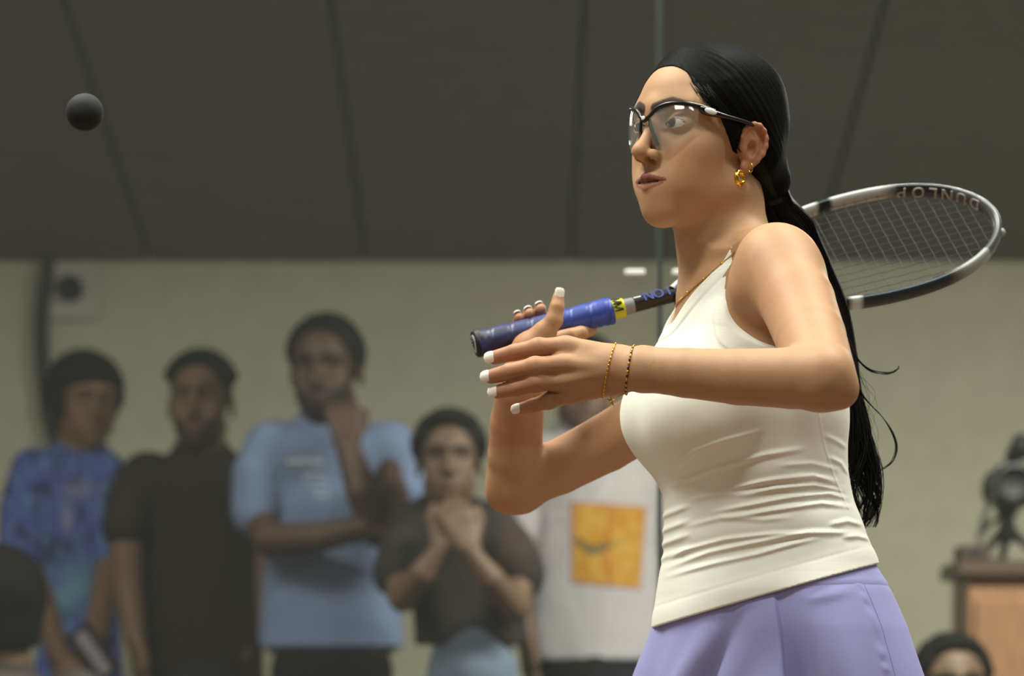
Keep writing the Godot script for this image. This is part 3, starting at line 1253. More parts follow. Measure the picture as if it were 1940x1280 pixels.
func player_skin(p: Vector3) -> Color:
	var base: Color = skin_look.skin
	var q := ph.inv(p)
	if q.length() < 0.15 and q.z > -0.105:
		if q.x > 0.03:
			return head_color(q, skin_look)
		if absf(q.y) > 0.064 and q.x > -0.04 and q.x < 0.02 and absf(q.z) < 0.05:
			return base.lerp(skin_look.cheek, 0.75)
		return base
	# redder knuckles and finger ends
	if p.x < W(1100, 0, 4.74).x and p.x > W(900, 0, 4.74).x and p.y > W(0, 800, 4.74).y:
		var k := clampf((W(1090, 0, 4.74).x - p.x) / 0.05, 0.0, 1.0)
		base = base.lerp(skin_look.cheek, 0.55 * k)
	# naturally redder skin on the outside of the upper arm
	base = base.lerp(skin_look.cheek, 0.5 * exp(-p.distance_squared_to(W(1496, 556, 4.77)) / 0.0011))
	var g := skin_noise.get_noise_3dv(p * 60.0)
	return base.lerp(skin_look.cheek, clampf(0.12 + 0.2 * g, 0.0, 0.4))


var skin_look := {}
var skin_noise := FastNoiseLite.new()


func fold_sum(p: Vector3) -> float:
	var sum := 0.0
	for f in folds:
		if p.y > f.hi or p.y < f.lo or p.x < f.x0 or p.x > f.x1:
			continue
		var best := 1.0
		var along := 0.0
		var q := Vector2(p.x, p.y)
		var pts: PackedVector2Array = f.pts
		for i in pts.size() - 1:
			var a := pts[i]
			var ab := pts[i + 1] - a
			var t := clampf((q - a).dot(ab) / ab.length_squared(), 0.0, 1.0)
			var e := q.distance_to(a + ab * t)
			if e < best:
				best = e
				along = (i + t) / (pts.size() - 1)
		var fade := sin(clampf(along, 0.0, 1.0) * PI)
		fade = clampf(fade * 1.6, 0.0, 1.0) if not f.edge else 1.0
		var s: float = f.s
		sum += f.amp * fade * (exp(-best * best / (s * s)) - 0.35 * exp(-best * best / (s * s * 7.0)))
	return sum


var fold_map := PackedFloat32Array()
var fold_at := Vector2.ZERO
var fold_nx := 0
var fold_ny := 0
const FOLD_STEP := 0.0009


func make_fold_map() -> void:
	fold_at = Vector2(W(1170, 0, 4.95).x, W(0, 1200, 4.95).y)
	fold_nx = int((W(1740, 0, 4.95).x - fold_at.x) / FOLD_STEP) + 2
	fold_ny = int((W(0, 740, 4.95).y - fold_at.y) / FOLD_STEP) + 2
	fold_map.resize(fold_nx * fold_ny)
	for y in fold_ny:
		for x in fold_nx:
			fold_map[y * fold_nx + x] = fold_sum(Vector3(fold_at.x + x * FOLD_STEP, fold_at.y + y * FOLD_STEP, 0))


func fold_height(p: Vector3) -> float:
	var u := (p.x - fold_at.x) / FOLD_STEP
	var v := (p.y - fold_at.y) / FOLD_STEP
	var x := int(u)
	var y := int(v)
	if u < 0.0 or v < 0.0 or x > fold_nx - 2 or y > fold_ny - 2:
		return 0.0
	var k := y * fold_nx + x
	u -= x
	v -= y
	return lerpf(lerpf(fold_map[k], fold_map[k + 1], u), lerpf(fold_map[k + fold_nx], fold_map[k + fold_nx + 1], u), v)


func add_fold(pts: Array, width: float, amp: float, edge := false) -> void:
	var q := PackedVector2Array()
	var lo := 1e9
	var hi := -1e9
	var x0 := 1e9
	var x1 := -1e9
	for p in pts:
		var w := W(p[0], p[1], 4.95)
		q.append(Vector2(w.x, w.y))
		lo = minf(lo, w.y)
		hi = maxf(hi, w.y)
		x0 = minf(x0, w.x)
		x1 = maxf(x1, w.x)
	folds.append({"pts": q, "s": width, "amp": amp, "lo": lo - width * 5, "hi": hi + width * 5, "x0": x0 - width * 4, "x1": x1 + width * 4, "edge": edge})


func shirt_clip(p: Vector3) -> Vector2:     # (distance outside the neck and arm openings, distance above the hem)
	var q := torso.local(p)
	var side := (q.y + 0.065) / (0.141 if q.y > -0.065 else 0.022)
	var en := (pow(pow(absf(side), 1.7) + pow(absf(p.y - 1.425) / 0.122, 1.7), 1.0 / 1.7) - 1.0) * 0.085
	var ea := (Vector2((absf(q.y) - 0.168) / 0.076, (p.y - 1.357) / 0.102).length() - 1.0) * 0.076
	var hem := p.y - (hem_y + (p.x - hem_x) * 0.281)
	return Vector2(minf(en, ea), hem)


var hem_x := 0.0
var hem_y := 0.0


func smooth_max(a: float, b: float, k: float) -> float:
	var h := maxf(k - absf(a - b), 0.0) / k
	return maxf(a, b) + h * h * k * 0.25


func shirt_post(p: Vector3, d: float) -> float:
	if d > 0.0095:
		return d - 0.003
	var cl := shirt_clip(p)
	var e := cl.x
	if d < -0.003 or minf(e, cl.y) < -0.004:
		return maxf(d - 0.0032, maxf(-e, -cl.y))
	var off := 0.0032
	off += 0.0011 * smoothstep(0.0150, 0.0105, e) - 0.0008 * exp(-pow((e - 0.0140) / 0.0024, 2))
	off += 0.0016 * smoothstep(0.034, 0.010, cl.y) - 0.0004 * exp(-pow((cl.y - 0.0245) / 0.0022, 2))
	if e > 0.014 and cl.y > 0.026:
		off += fold_height(p)
	var r := d - off
	return smooth_max(smooth_max(r, -cl.y, 0.0022), -e, 0.0022)


func build_player() -> void:
	skin_look = {"skin": lin(0.70, 0.54, 0.402), "cheek": lin(0.66, 0.44, 0.325), "lip": lin(0.47, 0.28, 0.235), "lid": lin(0.58, 0.42, 0.31), "hair": lin(0.10, 0.075, 0.065), "brow": 0.9}
	skin_noise.frequency = 0.5
	player_field()
	var me := thing("person", "young woman in a cream tank top and lavender skirt holding a racket over her shoulder", "person", Vector3(W(1480, 0, 5).x, 0, -5.0))
	var skin := tinted(0.56, 0.38)
	skin.subsurf_scatter_enabled = true
	skin.subsurf_scatter_strength = 0.10
	skin.normal_enabled = true
	skin.normal_texture = relief(0.25, 3.0, 61)
	skin.normal_scale = 0.10
	skin.uv1_triplanar = true
	skin.uv1_scale = Vector3(14, 14, 14)
	var headbox := AABB(ph.o - Vector3(0.14, 0.105, 0.13), Vector3(0.28, 0.27, 0.26))
	var lh := AABB(W(1235, 800, 4.72), Vector3.ZERO).expand(W(890, 600, 4.72))
	lh.position.z = -4.84
	lh.size.z = 0.16
	var rh := AABB(W(1140, 715, 5.16), Vector3.ZERO).expand(W(900, 535, 5.16))
	rh.position.z = -5.26
	rh.size.z = 0.18
	field_obj("body", [
		[pf, headbox.position, headbox.end, 0.0017, [], player_skin],
		[pf, lh.position, lh.end, 0.0017, [], player_skin],
		[pf, rh.position, rh.end, 0.0017, [], player_skin],
		[pf, Vector3(W(880, 0, 5.2).x, 0.70, -5.40), Vector3(W(1760, 0, 5).x, 1.47, -4.5), 0.0042, [headbox, lh, rh], player_skin],
		[pf, Vector3(W(1180, 0, 5).x, 0.03, -5.40), Vector3(W(1800, 0, 5).x, 0.71, -4.6), 0.009, [], player_skin],
	], skin, me)
	eyes(me, ph, Vector3(-0.02, -0.24, 0.02), lin(0.12, 0.065, 0.035))
	fingernails(me)
	tank_top(me)
	skirt(me)
	player_shoes(me)
	player_hair(me)
	glasses()
	jewels()


func eyes(me: Node3D, h: Head, gaze: Vector3, iris: Color) -> void:
	var m := tinted(0.12, 0.5)
	for s in [-1.0, 1.0]:
		var a := Acc.new()
		var c := h.p(0.0780, 0.0303 * s, 0.0237)
		var look := (h.b * (Vector3(1, 0, 0) + gaze)).normalized()
		var side := look.cross(Vector3.UP).normalized()
		var up := side.cross(look)
		var nu := 28
		var first := a.v.size()
		for i in 21:
			var th := PI * i / 20.0 * 0.75
			for j in nu:
				var ph_ := TAU * j / nu
				var dir := look * cos(th) + (side * cos(ph_) + up * sin(ph_)) * sin(th)
				a.color = lin(0.80, 0.76, 0.72)
				if th < 0.52:
					a.color = iris
				if th < 0.22:
					a.color = Color(0.004, 0.004, 0.004)
				var q := dir * 0.0122 * h.s
				a.vert(c + q + h.b.y * (q.dot(h.b.y) * 0.32), dir)
		for i in 20:
			for j in nu:
				var k := first + i * nu + j
				var k2 := first + i * nu + (j + 1) % nu
				a.quad(k, k2, k2 + nu, k + nu)
		obj("eye", a, m, me)
		# lashes: a dark line along the upper lid
		var l := Acc.new()
		l.color = Color.WHITE
		var pts := []
		for i in 9:
			var t := -1.0 + i / 4.0
			var q := h.p(0.0898 - 0.0045 * t * t - 0.0018 * t, (0.0302 + 0.0152 * t) * s, 0.0264 - 0.0032 * t * t)
			pts.append(q)
		var line := smooth_line(pts, 3)
		l.tube(line, even(0.0009, 0.0006, line.size()), 5)
		obj("eyelashes", l, mats.hair if mats.has("hair") else mats.black, me)


func fingernails(me: Node3D) -> void:
	var m := plain(Color(0.93, 0.89, 0.85), 0.25)
	for k in nails:
		var dir: Vector3 = k[1]
		var up: Vector3 = k[2]
		up = (up - dir * up.dot(dir)).normalized()
		var side := dir.cross(up)
		var r: float = k[5]
		var long: float = k[3]
		var top := []
		var under := []
		for i in 15:
			var u := -1.0 + i / 7.0
			var half := 0.88 * pow(maxf(0.0, 1.0 - pow(absf(u), 3.2)), 0.32) + 0.02
			var row := PackedVector3Array()
			var low := PackedVector3Array()
			for j in 11:
				var th := (-1.0 + j / 5.0) * half
				var lift := r * 1.03 + 0.0006 - 0.0016 * maxf(0.0, u) * maxf(0.0, u)
				var at := (k[0] as Vector3) + dir * (long * (0.5 * u + 0.30))
				row.append(at + (up * cos(th) + side * sin(th)) * lift)
				low.append(at + (up * cos(th) + side * sin(th)) * (lift - 0.0016))
			top.append(row)
			under.append(low)
		var a := Acc.new()
		a.sheet(top)
		a.sheet(under)
		for i in a.v.size():
			var out := a.v[i] - (k[0] as Vector3)
			out -= dir * out.dot(dir)
			if a.n[i].dot(out) < 0.0:
				a.n[i] = -a.n[i]
		var rim := [[], []]
		for i in 15:
			rim[0].append(top[i][0])
			rim[1].append(under[i][0])
		for j in range(1, 11):
			rim[0].append(top[14][j])
			rim[1].append(under[14][j])
		for i in range(13, -1, -1):
			rim[0].append(top[i][10])
			rim[1].append(under[i][10])
		a.sheet([PackedVector3Array(rim[0]), PackedVector3Array(rim[1])])
		obj("fingernail", a, m, me)


func tank_top(me: Node3D) -> void:
	var h := W(1238, 1188, 4.98)
	hem_x = h.x
	hem_y = h.y
	for f in [
		[[[1369, 933], [1459, 915], [1534, 907], [1592, 918]], 0.0042, 0.0024], [[[1393, 945], [1459, 933], [1534, 925], [1602, 934]], 0.0040, 0.0026],
		[[[1339, 975], [1414, 963], [1489, 949], [1564, 940], [1609, 948]], 0.0042, 0.0030], [[[1354, 985], [1414, 980], [1489, 968], [1549, 958], [1618, 964]], 0.0044, 0.0032],
		[[[1268, 1058], [1295, 1043], [1369, 1026], [1459, 1017], [1528, 1015]], 0.0042, 0.0028], [[[1259, 1076], [1339, 1049], [1429, 1032], [1519, 1015], [1640, 1011]], 0.0046, 0.0034],
		[[[1256, 1093], [1339, 1072], [1429, 1054], [1489, 1037], [1549, 1023]], 0.0042, 0.0028], [[[1269, 895], [1310, 863], [1364, 845], [1440, 825]], 0.0055, 0.0024],
		[[[1267, 922], [1332, 900], [1432, 872], [1522, 857]], 0.0050, 0.0024], [[[1355, 936], [1432, 921], [1545, 912], [1604, 929]], 0.0034, 0.0012],
		[[[1290, 1000], [1360, 985], [1440, 990], [1500, 985]], 0.0045, 0.0016], [[[1560, 1000], [1600, 990], [1636, 996]], 0.0045, 0.0026],
		[[[1585, 1022], [1620, 1018], [1650, 1022]], 0.0045, 0.0028], [[[1300, 950], [1360, 940], [1430, 945]], 0.0045, 0.0012],
		[[[1560, 870], [1590, 880], [1606, 900]], 0.0042, 0.0018], [[[1550, 830], [1580, 840], [1604, 850]], 0.0045, 0.0014], [[[1460, 890], [1530, 885], [1590, 895]], 0.0042, 0.0012],
	]:
		add_fold(f[0], f[1] * 0.74, f[2] * 1.05)
	for y in [972, 1000, 1026, 1052]:
		add_fold([[1246, y + 6], [1262, y], [1310, y - 14]], 0.0040, 0.0022)
	add_fold([[1540, 780], [1552, 840], [1572, 900], [1602, 965]], 0.0014, 0.0009, true)
	make_fold_map()
	var fd := Field.new()
	fd.trunk(torso_rows(), 0.05)
	bust(fd, 0.0, 0.045)
	fd.cap(W(1366, 455, 5.005), W(1378, 540, 5.01), L(74, 5), L(88, 5), 0.03)
	fd.cap(W(1395, 462, 5.0), W(1450, 500, 4.93), L(44, 5), L(50, 5), 0.03)
	fd.cap(W(1380, 500, 5.05), W(1335, 690, 5.14), L(50, 5), L(56, 5), 0.03)
	# cloth spans the hollow between the breasts
	fd.ell(torso.place(0.086, 0.0, W(0, 790, 5).y), Vector3(0.050, 0.060, 0.075), Basis(), 0.04)
	fd.post = shirt_post
	fd.post_pad = 0.008
	var m := plain(Color(0.92, 0.912, 0.87), 0.85, 0.0, 0.3)
	m.rim_enabled = true
	m.rim = 0.25
	m.normal_enabled = true
	m.normal_texture = relief(0.35, 3.0, 31)
	m.normal_scale = 0.10
	m.uv1_triplanar = true
	m.uv1_scale = Vector3(9, 9, 9)
	var shirt := []
	for y in 3:      # in slices, meshed side by side
		shirt.append([fd, Vector3(W(1170, 0, 5).x, 0.92 + y * 0.115, -5.26), Vector3(W(1740, 0, 5).x, 1.0375 + y * 0.115, -4.74), 0.0019])
	shirt.append([fd, Vector3(W(1170, 0, 5).x, 1.2625, -5.26), Vector3(W(1700, 0, 5).x, 1.46, -4.74), 0.0015])
	field_obj("tank_top", shirt, m, me)


func skirt_lift(th: float, y: float, k: float) -> float:     # how far the cloth stands off the plain cone
	var deg := rad_to_deg(th)
	var open := smoothstep(0.16, 0.72, k)
	var add := 0.0
	# box pleats: a flap that ends sharply, with the cloth tucked in beside it
	for pl in [44.5, -44.5]:
		var x: float = (deg - pl) * signf(pl) * (1.0 if absf(pl) < 90 else -1.0)
		add += (0.0020 * smoothstep(0.16, 0.24, k) + 0.012 * open) * smoothstep(-22.0, -1.0, x) * smoothstep(0.5, -0.1, x)
		add -= (0.0030 * smoothstep(0.12, 0.22, k) + 0.014 * open) * smoothstep(-0.2, 1.2, x) * smoothstep(17.0, 3.0, x)
	var valley := lerpf(24.0, 10.0, smoothstep(0.25, 0.65, k))
	add -= 0.020 * open * exp(-pow((deg - valley) / 5.0, 2))
	add += 0.008 * open * exp(-pow((deg - valley + 13.0) / 6.0, 2))
	add += 0.006 * open * exp(-pow((deg - valley - 12.0) / 6.0, 2))
	add += 0.008 * open * sin(th * 7.0 + 0.6) * smoothstep(36.0, 60.0, absf(deg - 25.0))
	# small puckers along the side seam, and a crease below the band
	add += 0.0009 * exp(-pow((deg - 92.0) / 2.2, 2)) * sin(y * 230.0 + 2.0 * sin(y * 71.0))
	add += 0.0024 * exp(-pow((y - W(0, 1140.0 - (deg - 62.0) * 0.7, 5).y) / 0.0045, 2)) * smoothstep(54, 64, deg) * smoothstep(90, 72, deg)
	return add


func skirt(me: Node3D) -> void:
	var t := Trunk.new()
	t.setup([px_row(1030, 1266, 1640, 1.22, 33), px_row(1070, 1266, 1652, 1.22, 35), px_row(1120, 1254, 1684, 1.22, 35), px_row(1190, 1244, 1717, 1.22, 35), px_row(1280, 1226, 1748, 1.22, 35), px_row(1370, 1214, 1776, 1.22, 35), px_row(1470, 1202, 1800, 1.22, 35)])
	var m := plain(Color(0.60, 0.595, 0.80), 0.7, 0.0, 0.35)
	m.rim_enabled = true
	m.rim = 0.3
	m.normal_enabled = true
	m.normal_texture = relief(0.3, 2.0, 33)
	m.normal_scale = 0.08
	m.uv1_triplanar = true
	m.uv1_scale = Vector3(8, 8, 8)
	var rows := []
	var inner := []
	var yt := W(0, 1060, 5).y
	var yb := W(0, 1465, 5).y
	var n := 420
	for i in 60:
		var y := lerpf(yt, yb, i / 59.0)
		var k := i / 59.0
		var row := PackedVector3Array()
		var back := PackedVector3Array()
		for j in n:
			var th := TAU * j / n - PI
			var add := skirt_lift(th, y, k)
			row.append(t.on(th, add, y))
			back.append(t.on(th, add - 0.0022, y))
		rows.append(row)
		inner.append(back)
	var a := Acc.new()
	a.sheet(rows, true, true)
	a.sheet(inner, true, false)
	a.sheet([rows[59], inner[59]], true, true)
	var sk := obj("skirt", a, m, me)
	# waistband, its lower seam a step
	var band := []
	for i in 14:
		var y := lerpf(W(0, 1040, 5).y, W(0, 1112, 5).y, i / 13.0)
		var row := PackedVector3Array()
		for j in 200:
			var th := TAU * j / 200
			var yy := y - 0.004 * (1.0 - cos(th)) * 0.0 - (0.006 if cos(th) > 0 else 0.0) * cos(th) * i / 13.0
			var up := 0.0022 * sqrt(maxf(0.0, 1.0 - pow(absf(i - 6.5) / 6.5, 6)))
			row.append(t.on(th, up, yy))
		band.append(row)
	var b := Acc.new()
	b.sheet(band, true, true)
	obj("waistband", b, m, sk)
	# the side seam, a thin cord of stitches
	var seam := Acc.new()
	var pts := PackedVector3Array()
	for i in 40:
		var y := lerpf(W(0, 1078, 5).y, yb, i / 39.0)
		pts.append(t.on(deg_to_rad(96.0), skirt_lift(deg_to_rad(96.0), y, (y - yt) / (yb - yt)) + 0.0002, y))
	seam.tube(pts, even(0.0005, 0.0005, 40), 6)
	obj("side_seam", seam, m, sk)


func player_shoes(me: Node3D) -> void:
	for m in [-1.0, 1.0]:
		var hip := torso.place(0.0, 0.085 * m, 0.86)
		var foot := Vector3(hip.x - 0.05 - m * 0.06, 0.0, hip.z + m * 0.09)
		shoe(me, foot, Vector3(-0.95, 0, 0.3 + 0.1 * m).normalized(), plain(Color(0.85, 0.85, 0.86), 0.6))


func shoe(me: Node3D, foot: Vector3, dir: Vector3, m: Material) -> void:
	var fd := Field.new()
	var side := dir.cross(Vector3.UP)
	var b := Basis(dir, Vector3.UP, side)
	fd.ell(foot + dir * 0.06 + Vector3(0, 0.035, 0), Vector3(0.135, 0.042, 0.046), b, 0.02)
	fd.cap(foot + Vector3(0, 0.05, 0), foot + Vector3(0.0, 0.10, 0), 0.045, 0.040, 0.03)
	fd.post = func(p: Vector3, d: float) -> float: return maxf(d, 0.004 - p.y)
	field_obj("shoe", [[fd, foot - Vector3(0.24, 0.01, 0.24), foot + Vector3(0.24, 0.17, 0.24), 0.008]], m, me)


# ---------------------------------------------------------------- her hair

const HC := Vector3(-0.014, 0.0, 0.047)
var hf: Field


func player_hair(me: Node3D) -> void:
	var hm := plain(Color(0.034, 0.030, 0.029), 0.60, 0.0, 0.17)
	mats.hair = hm
	var fd := Field.new()
	hf = fd
	var tie := ph.inv(W(1465, 372, 5.055))
	# the skull as in head_shape; the hair lies on it
	fd.ell(ph.p(-0.010, 0.0, 0.046), Vector3(0.095, 0.070, 0.078), ph.b, 0.01)
	fd.ell(ph.p(0.034, 0.0, 0.052), Vector3(0.059, 0.056, 0.052), ph.b, 0.03)
	fd.cap(ph.p(-0.062, 0.004, 0.010), ph.p(tie.x + 0.004, tie.y, tie.z + 0.018), 0.034, 0.013, 0.03)
	fd.cap(ph.p(-0.040, 0.040, -0.005), ph.p(tie.x + 0.010, tie.y, tie.z + 0.020), 0.022, 0.006, 0.03)
	fd.cap(ph.p(-0.040, -0.040, -0.005), ph.p(tie.x + 0.010, tie.y, tie.z + 0.020), 0.022, 0.006, 0.03)
	fd.cap(ph.p(0.02, 0.056, 0.01), ph.p(0.03, 0.050, 0.055), 0.012, 0.012, 0.02)
	fd.cap(ph.p(0.02, -0.056, 0.01), ph.p(0.03, -0.050, 0.055), 0.012, 0.012, 0.02)
	var streak := FastNoiseLite.new()
	streak.seed = 4
	streak.frequency = 1.0
	var axis := (tie - HC).normalized()
	var ax1 := axis.cross(Vector3(0, 1, 0)).normalized()
	var ax2 := axis.cross(ax1)
	fd.post = func(p: Vector3, d: float) -> float:
		if absf(d) > 0.03:
			return d
		var q := ph.inv(p)
		var cut := hair_cut(q)
		var v := q - HC
		var ang := atan2(v.dot(ax1), v.dot(ax2))
		var r := d - lerpf(0.0060 + 0.0065 * smoothstep(0.055, 0.115, q.z), 0.0014, smoothstep(-0.050, -0.001, cut)) + 0.0007 * streak.get_noise_2d(ang * 14.0, 3.0)
		# room for the ears
		if absf(q.y) > 0.050:
			var ear := (Vector2((q.x + 0.004) / 0.023, (q.z - 0.003) / 0.031).length() - 1.0) * 0.023
			r = maxf(r, minf(-ear, absf(q.y) - 0.060))
		return maxf(r, cut)
	fd.post_pad = 0.012
	var cap_ := field_obj("hair", [[fd, ph.o - Vector3(0.16, 0.115, 0.15), ph.o + Vector3(0.17, 0.17, 0.14), 0.0021]], hm, me)
	# single hairs drawn back over the cap to the tie
	var sm := plain(Color(0.062, 0.052, 0.048), 0.48, 0.0, 0.26)
	var st := Acc.new()
	var made := 0
	var tries := 0
	var dir1 := (tie - HC).normalized()
	while made < 440 and tries < 4000:
		tries += 1
		var u := rng.randf_range(0.004, 0.0900)
		var m := 1.0 if rng.randf() < 0.7 else -1.0
		var f := hairline(u) + rng.randf_range(-0.007, -0.001) + (0.006 * rng.randf() if u > 0.045 and u < 0.075 else 0.0)
		var from := ph.p(f, 0.11 * m, u)
		var hit := reach(pf, from, ph.p(f, 0.0, u))
		var q0 := ph.inv(hit)
		if absf(q0.y) < 0.002:
			continue
		var d0 := (q0 - HC).normalized()
		var pts := PackedVector3Array()
		var wob := rng.randf_range(-1, 1)
		for i in 14:
			var t := i / 13.0 * 0.92
			var dd := d0.slerp(dir1, t)
			dd = (dd + Vector3(0, 0, 0.10 * sin(t * PI) + wob * 0.012 * sin(t * 7.0))).normalized()
			var out := HC + dd * 0.15
			var w := ph.p(out.x, out.y, out.z)
			if t < 0.1:
				pts.append(reach(pf, w, ph.p(HC.x, HC.y, HC.z), 0.0003 + 0.012 * t))
			else:
				pts.append(reach(fd, w, ph.p(HC.x, HC.y, HC.z), 0.0002))
		var rr := even(0.0005, 0.0005, 14)
		rr[0] = 0.00012
		rr[1] = 0.0003
		st.tube(pts, rr, 3, false)
		made += 1
	var strands := obj("hair_strands", st, sm, cap_)
	strands.set_meta("kind", "stuff")
	# the tie
	var band := Acc.new()
	band.lathe(W(1465, 366, 5.055), W(1470, 392, 5.062) - W(1465, 366, 5.055), [Vector2(0.011, 0.0), Vector2(0.0142, 0.002), Vector2(0.0146, 0.006), Vector2(0.0142, 0.010), Vector2(0.011, 0.012)], 24)
	obj("hair_tie", band, plain(Color(0.05, 0.05, 0.055), 0.8), me)
	ponytail(me, sm)


func ponytail(me: Node3D, sm: Material) -> void:
	var spine := smooth_line([W(1463, 350, 5.05), W(1474, 394, 5.065), W(1502, 440, 5.10), W(1534, 505, 5.135), W(1575, 580, 5.14), W(1600, 660, 5.13), W(1611, 740, 5.11), W(1622, 820, 5.095), W(1630, 890, 5.085), W(1636, 950, 5.08), W(1640, 1000, 5.08)], 8)
	var half := [25.0, 33.0, 45.0, 42.0, 31.0, 22.0, 23.0, 30.0, 34.0, 28.0, 12.0]
	var m := spine.size()
	var rad := PackedFloat32Array()
	for i in m:
		var s := float(i) / (m - 1) * (half.size() - 1)
		var k := mini(int(s), half.size() - 2)
		rad.append(L(lerpf(half[k], half[k + 1], s - k), 5.1))
	var core := Acc.new()
	var cr := PackedFloat32Array()
	for i in m:
		cr.append(rad[i] * 0.80 * smoothstep(0.80, 0.52, float(i) / (m - 1)) + 0.0004)
	core.tube(spine, cr, 14, true, 0.6, Vector3(0, 0, 1))
	var tail := obj("ponytail", core, mats.hair, me)
	var st := Acc.new()
	var clumps := []
	for k in 22:
		var ang := rng.randf() * TAU
		clumps.append([Vector2(cos(ang), sin(ang)) * sqrt(rng.randf_range(0.1, 1.0)), rng.randf() * TAU, rng.randf_range(0.35, 0.80), rng.randf_range(0.76, 1.06), rng.randf_range(6.0, 10.0)])
	for n in 560:
		var cl: Array = clumps[n % clumps.size()]
		var ang := rng.randf() * TAU
		var loose := Vector2(cos(ang), sin(ang)) * sqrt(rng.randf_range(0.2, 1.0))
		var stop := int(m * clampf(cl[3] + rng.randf_range(-0.22, 0.05), 0.0, 1.0))
		var amp: float = cl[2] * rng.randf_range(0.75, 1.25)
		var pts := PackedVector3Array()
		for i in range(0, stop, 2):
			var t := float(i) / (m - 1)
			var tan_ := (spine[mini(i + 1, m - 1)] - spine[maxi(i - 1, 0)]).normalized()
			var side := tan_.cross(Vector3(0, 0, 1)).normalized()
			var depth := side.cross(tan_)
			var late := smoothstep(0.50, 0.95, t)
			var gather := lerpf(1.0, 0.16, late)
			var o: Vector2 = loose * gather + (cl[0] as Vector2) * (1.0 - gather)
			var x := o.x + amp * sin(t * cl[4] * 1.6 + cl[1]) * late * 1.15
			var y := o.y + amp * cos(t * cl[4] * 1.4 + cl[1]) * late
			pts.append(spine[i] + side * (x * rad[i]) + depth * (y * rad[i] * 0.62))
		if pts.size() > 3:
			var thin := even(0.00085, 0.0006, pts.size())
			for k in 6:
				thin[pts.size() - 1 - k if pts.size() > k else 0] *= 0.25 + 0.12 * k
			st.tube(pts, thin, 3, false)
	# loose locks that swing out behind
	var locks := [
		[[1605, 640], [1625, 680], [1650, 700], [1682, 706], [1700, 699], [1703, 693]],
		[[1608, 645], [1628, 683], [1652, 703], [1680, 708], [1698, 703]],
		[[1618, 720], [1640, 755], [1668, 785], [1688, 815], [1697, 845], [1688, 875], [1668, 890], [1650, 905]],
		[[1620, 725], [1643, 760], [1670, 788], [1690, 818], [1698, 846], [1690, 872], [1672, 888]],
		[[1622, 740], [1640, 790], [1650, 840], [1663, 880], [1666, 920], [1660, 955], [1650, 975], [1636, 997]],
		[[1624, 760], [1645, 820], [1658, 870], [1656, 910], [1646, 930], [1662, 950], [1660, 970], [1640, 992]],
		[[1618, 800], [1632, 860], [1648, 905], [1640, 940], [1628, 965], [1622, 980]],
		[[1615, 850], [1625, 905], [1642, 925], [1655, 945], [1648, 968], [1634, 985]],
		[[1612, 880], [1618, 930], [1626, 960], [1622, 978]],
		[[1630, 860], [1628, 900], [1645, 915], [1662, 940], [1658, 962], [1642, 985]],
	]
	for k in locks.size():
		for s in (2 if k < 4 else 9):
			var pts := []
			var dx := rng.randf_range(-3.5, 3.5) * (0.35 if k < 4 else 1.0)
			var i := 0
			for q in locks[k]:
				pts.append(W(q[0] + dx * (0.4 + 0.25 * i) + rng.randf_range(-0.6, 0.6), q[1] + rng.randf_range(-1, 1), 5.09 + 0.004 * k + rng.randf_range(-0.004, 0.004)))
				i += 1
			var line := smooth_line(pts, 6)
			st.tube(line, even(0.0009, 0.0004, line.size()), 4, false)
	# stray single hairs
	for k in 46:
		var y0 := rng.randf_range(640, 860)
		var x0 := 1606.0 + (y0 - 640) * 0.07
		var out := rng.randf_range(12, 62)
		var pts := []
		var fall := rng.randf_range(60, 150)
		var deep := 5.09 + rng.randf_range(-0.01, 0.01)
		var bend := rng.randf_range(1.6, 2.9)
		for i in 6:
			var t := i / 5.0
			pts.append(W(x0 + out * sin(t * bend) * (0.5 + 0.5 * t), y0 + t * fall, deep))
		var line := smooth_line(pts, 4)
		st.tube(line, even(0.00028, 0.00016, line.size()), 3, false)
	var strands := obj("hair_strands", st, sm, tail)
	strands.set_meta("kind", "stuff")


# ---------------------------------------------------------------- what she wears

